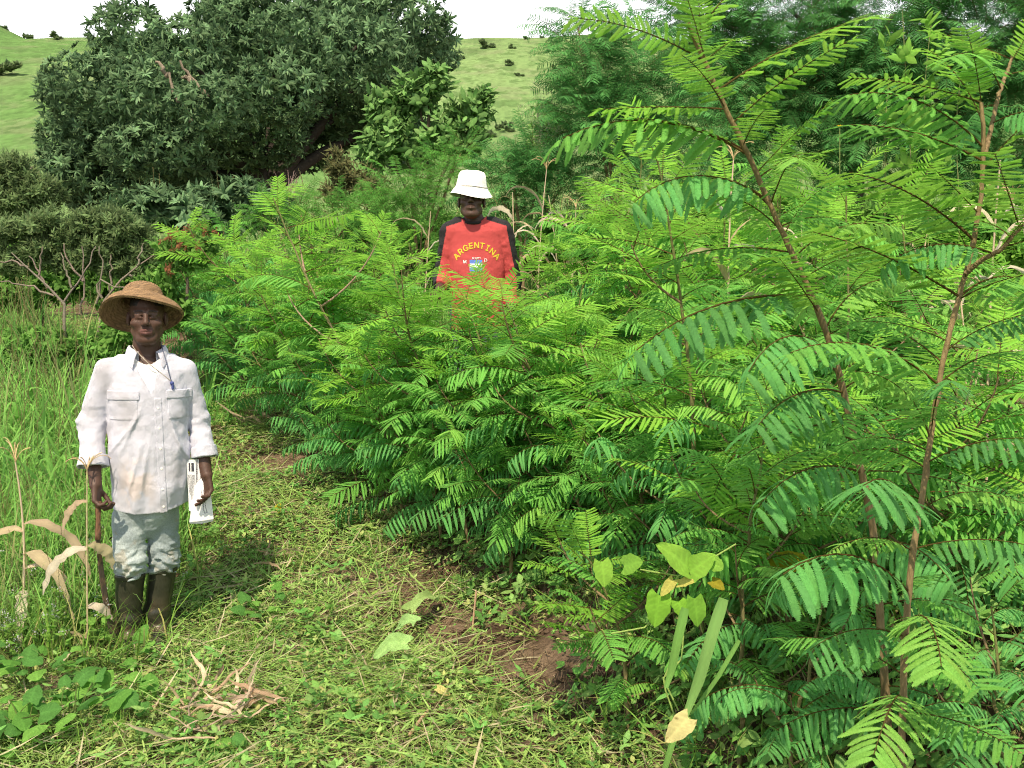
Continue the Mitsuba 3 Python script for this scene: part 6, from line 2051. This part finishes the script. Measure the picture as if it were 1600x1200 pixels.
def strap(pix, d, half, col):
    pts = np.array([at(u, v, d - 0.02 * i) for i, (u, v) in enumerate(pix)])
    P = np.array([along(pts, s)[0] for s in np.linspace(0, 1, 14)])
    x = P[-1] - P[0]
    sd = np.cross(x / np.linalg.norm(x), (0.25, -0.9, 0.3))
    sd /= np.linalg.norm(sd)
    nr = np.cross(sd, x / np.linalg.norm(x))
    s = np.linspace(0, 1, 14)
    a = Acc()
    ribbon(a, P, half * np.interp(s, [0, 0.1, 0.7, 1], [0.8, 1, 0.9, 0.45]), np.tile(sd, (14, 1)), np.asarray(col) * (1 + 0.1 * np.sin(7 * s))[:, None], 0.25, np.tile(nr, (14, 1)))
    return a.ply('leaf_material')


scene[g] = strap([(1130, 935), (1112, 990), (1092, 1060), (1070, 1120)], 2.6, 0.018, (0.22, 0.40, 0.12))
for lab, pix, hw in (('narrow torn grass leaf left of the broad hanging one', [(1070, 950), (1058, 1000), (1048, 1050), (1040, 1075)], 0.014), ('thin grass leaf at the bottom edge under the pale yellow leaf', [(1075, 1120), (1050, 1160), (1030, 1230)], 0.010), ('thin grass leaf crossing behind the broad hanging one', [(1155, 1000), (1120, 1060), (1080, 1115)], 0.007)):
    g = thing('torn_grass_leaf', lab, 'leaf')
    scene[g] = strap(pix, 2.64, hw, (0.18, 0.36, 0.09))
g = thing('fallen_leaf', 'pale yellow spotted leaf caught at the bottom right of centre', 'leaf')
leaf_at(g, 1076, 1122, 1040, 1160, 2.5, 0.056, (0.62, 0.56, 0.26), 0.03, name='blade', spots=0.12)
g = thing('fallen_leaf', 'large dull yellow leaf in the shade right of the vine', 'leaf')
leaf_at(g, 1200, 882, 1270, 878, 3.3, 0.08, (0.36, 0.33, 0.03), 0.0, name='blade', spots=0.15)
g = thing('fallen_leaf', 'small pale yellow leaf lying on the ground at bottom centre', 'leaf')
leaf_at(g, 683, 1075, 704, 1086, ground_at(690, 1082, 0.05)[1], 0.035, (0.60, 0.54, 0.22), 0.0, name='blade')
g = thing('fallen_leaf', 'bright yellow leaf lying on the path left of the hoed soil', 'leaf')
leaf_at(g, 432, 800, 438, 786, ground_at(435, 800, 0.06)[1], 0.05, (0.62, 0.52, 0.05), 0.0, name='blade')
g = thing('fallen_leaf', 'pale dry leaf standing on edge right of centre under the shrubs', 'leaf')
leaf_at(g, 1238, 740, 1244, 768, 4.6, 0.055, (0.55, 0.56, 0.38), 0.0, name='blade')

# ---------------------------------------------------------------- dry husks and fallen stalks
rng = np.random.default_rng(66)


def husk_heap(label, spots, n, seed, length, width, name='dry_husk_heap'):
    rng = np.random.default_rng(seed)
    k = thing(name, label, 'dry leaves')
    for i in range(n):
        u, v, d = spots[i % len(spots)]
        b = (ground_at(u + rng.normal(0, 22), v + rng.normal(0, 9)) if v > 560 else foot(u + rng.normal(0, 22), v, d)) + [0, 0, 0.07]
        a = Acc()
        q, sd, nr = blade_pts(rng, b, rng.uniform(0, 6.28), length * rng.uniform(0.5, 1.2), 1.2, rng.uniform(-0.4, 1.1), 12, rng.normal(0, 2.0))
        q[1:] += np.cumsum(rng.normal(0, 0.004, (11, 3)), 0)
        q[:, 2] = np.maximum(q[:, 2], gz(q[:, 0], q[:, 1]) + 0.035)
        c = jitter_col(rng, (0.58, 0.47, 0.34) if rng.random() < 0.6 else (0.43, 0.32, 0.21), 0.2)
        ribbon(a, q, width * rng.uniform(0.3, 1.0) / 2 * np.interp(np.linspace(0, 1, 12), [0, 0.2, 0.7, 1], [0.4, 1, 0.8, 0.08]), sd, c * rng.uniform(0.8, 1.15, (12, 1)), rng.uniform(0.2, 0.9), nr)
        part(k, 'husk', a.ply('leaf_material'))


husk_heap('heap of dry pink brown maize husks at the bottom edge left of centre', [(300, 1120, 4.0), (345, 1130, 3.95), (390, 1145, 3.85), (325, 1165, 3.8), (420, 1120, 3.9), (365, 1110, 4.0)], 44, 1, 0.26, 0.035)
husk_heap('dry curled maize leaves on the path right of the boots', [(410, 890, 5.5), (385, 885, 5.55), (435, 893, 5.4)], 9, 2, 0.26, 0.03)
husk_heap('dry maize leaves lying far up the path beside the white sleeve', [(375, 675, 8.2), (395, 668, 8.3)], 8, 3, 0.5, 0.06)
husk_heap('dry stalk pieces lying under the middle of the row', [(1010, 625, 6.0), (1130, 430, 6.6), (1020, 640, 5.9)], 7, 4, 0.35, 0.04)
husk_heap('dry maize trash on the ground at the right edge', [(1420, 520, 5.6), (1520, 560, 5.0), (1480, 600, 4.8), (1560, 620, 4.6)], 20, 5, 0.4, 0.045)
husk_heap('dry leaf bits in the weeds right of the bucket hat', [(820, 380, 9.0), (860, 370, 9.2), (800, 360, 9.4), (880, 400, 8.8)], 22, 6, 0.34, 0.05)
for lab, pix, d, r in (('bare dry twig lying at the bottom left of centre', [(235, 1110), (262, 1085), (300, 1122), (352, 1116)], 4.05, 0.009), ('short pale stick lying at bottom centre', [(640, 1148), (668, 1110)], 3.95, 0.007), ('short orange brown stick under the middle of the row', [(1003, 632), (1040, 618)], 5.9, 0.012),
                       ('dry stick standing in the soil bank at bottom centre', [(738, 985), (742, 950), (746, 925)], 4.7, 0.006), ('thin dry stem lying on the weeds at the bottom left', [(95, 1110), (130, 1100), (170, 1085)], 4.15, 0.004)):
    g = thing('dry_stick', lab, 'stick')
    a = Acc()
    pts = np.array([ground_at(u, v, 0.04) for u, v in pix]) if 'standing' not in lab else np.array([ground_at(*pix[0]) + [0.01 * i, 0.01 * i, 0.10 * i] for i in range(3)])
    tube(a, np.array([along(pts, s)[0] for s in np.linspace(0, 1, 10)]), r * (1 + 0.12 * np.sin(np.arange(10) * 2.0)), (0.36, 0.24, 0.15), 7)
    scene[g] = a.ply('straw_material')

# clods of hoed earth
CLOD = []
for kk in range(3):
    s = trimesh.creation.icosphere(3, 1.0)
    v = np.asarray(s.vertices)
    v = v * (0.6 + 0.8 * meshkit.fbm(v * 1.6 + kk * 9, 4, kk))[:, None] * (1, 0.9, 0.6)
    CLOD.append('clod_shape_%d' % kk)
    scene[CLOD[-1]] = {'type': 'shapegroup', 'clod': mikit.ply(trimesh.Trimesh(v, s.faces, process=False), 'soil_material', smooth=True)}
rng = np.random.default_rng(71)
for i in range(420):
    yy = rng.uniform(3.2, 9.0)
    t = rng.normal(0.1, 0.32)
    x = float(np.interp(yy, ROW_Y, ROW_X)) + t
    sz = 0.012 + 0.045 * rng.random() ** 3
    scene['soil_clods__%03d' % (i + 1)] = inst(CLOD[i % 3], upright((x, yy, float(gz(x, yy)) + sz * 0.2), rng.uniform(0, 6.28), sz))
labels['soil_clods'] = {'label': 'crumbled clods of brown soil along the foot of the row', 'category': 'soil', 'kind': 'stuff'}
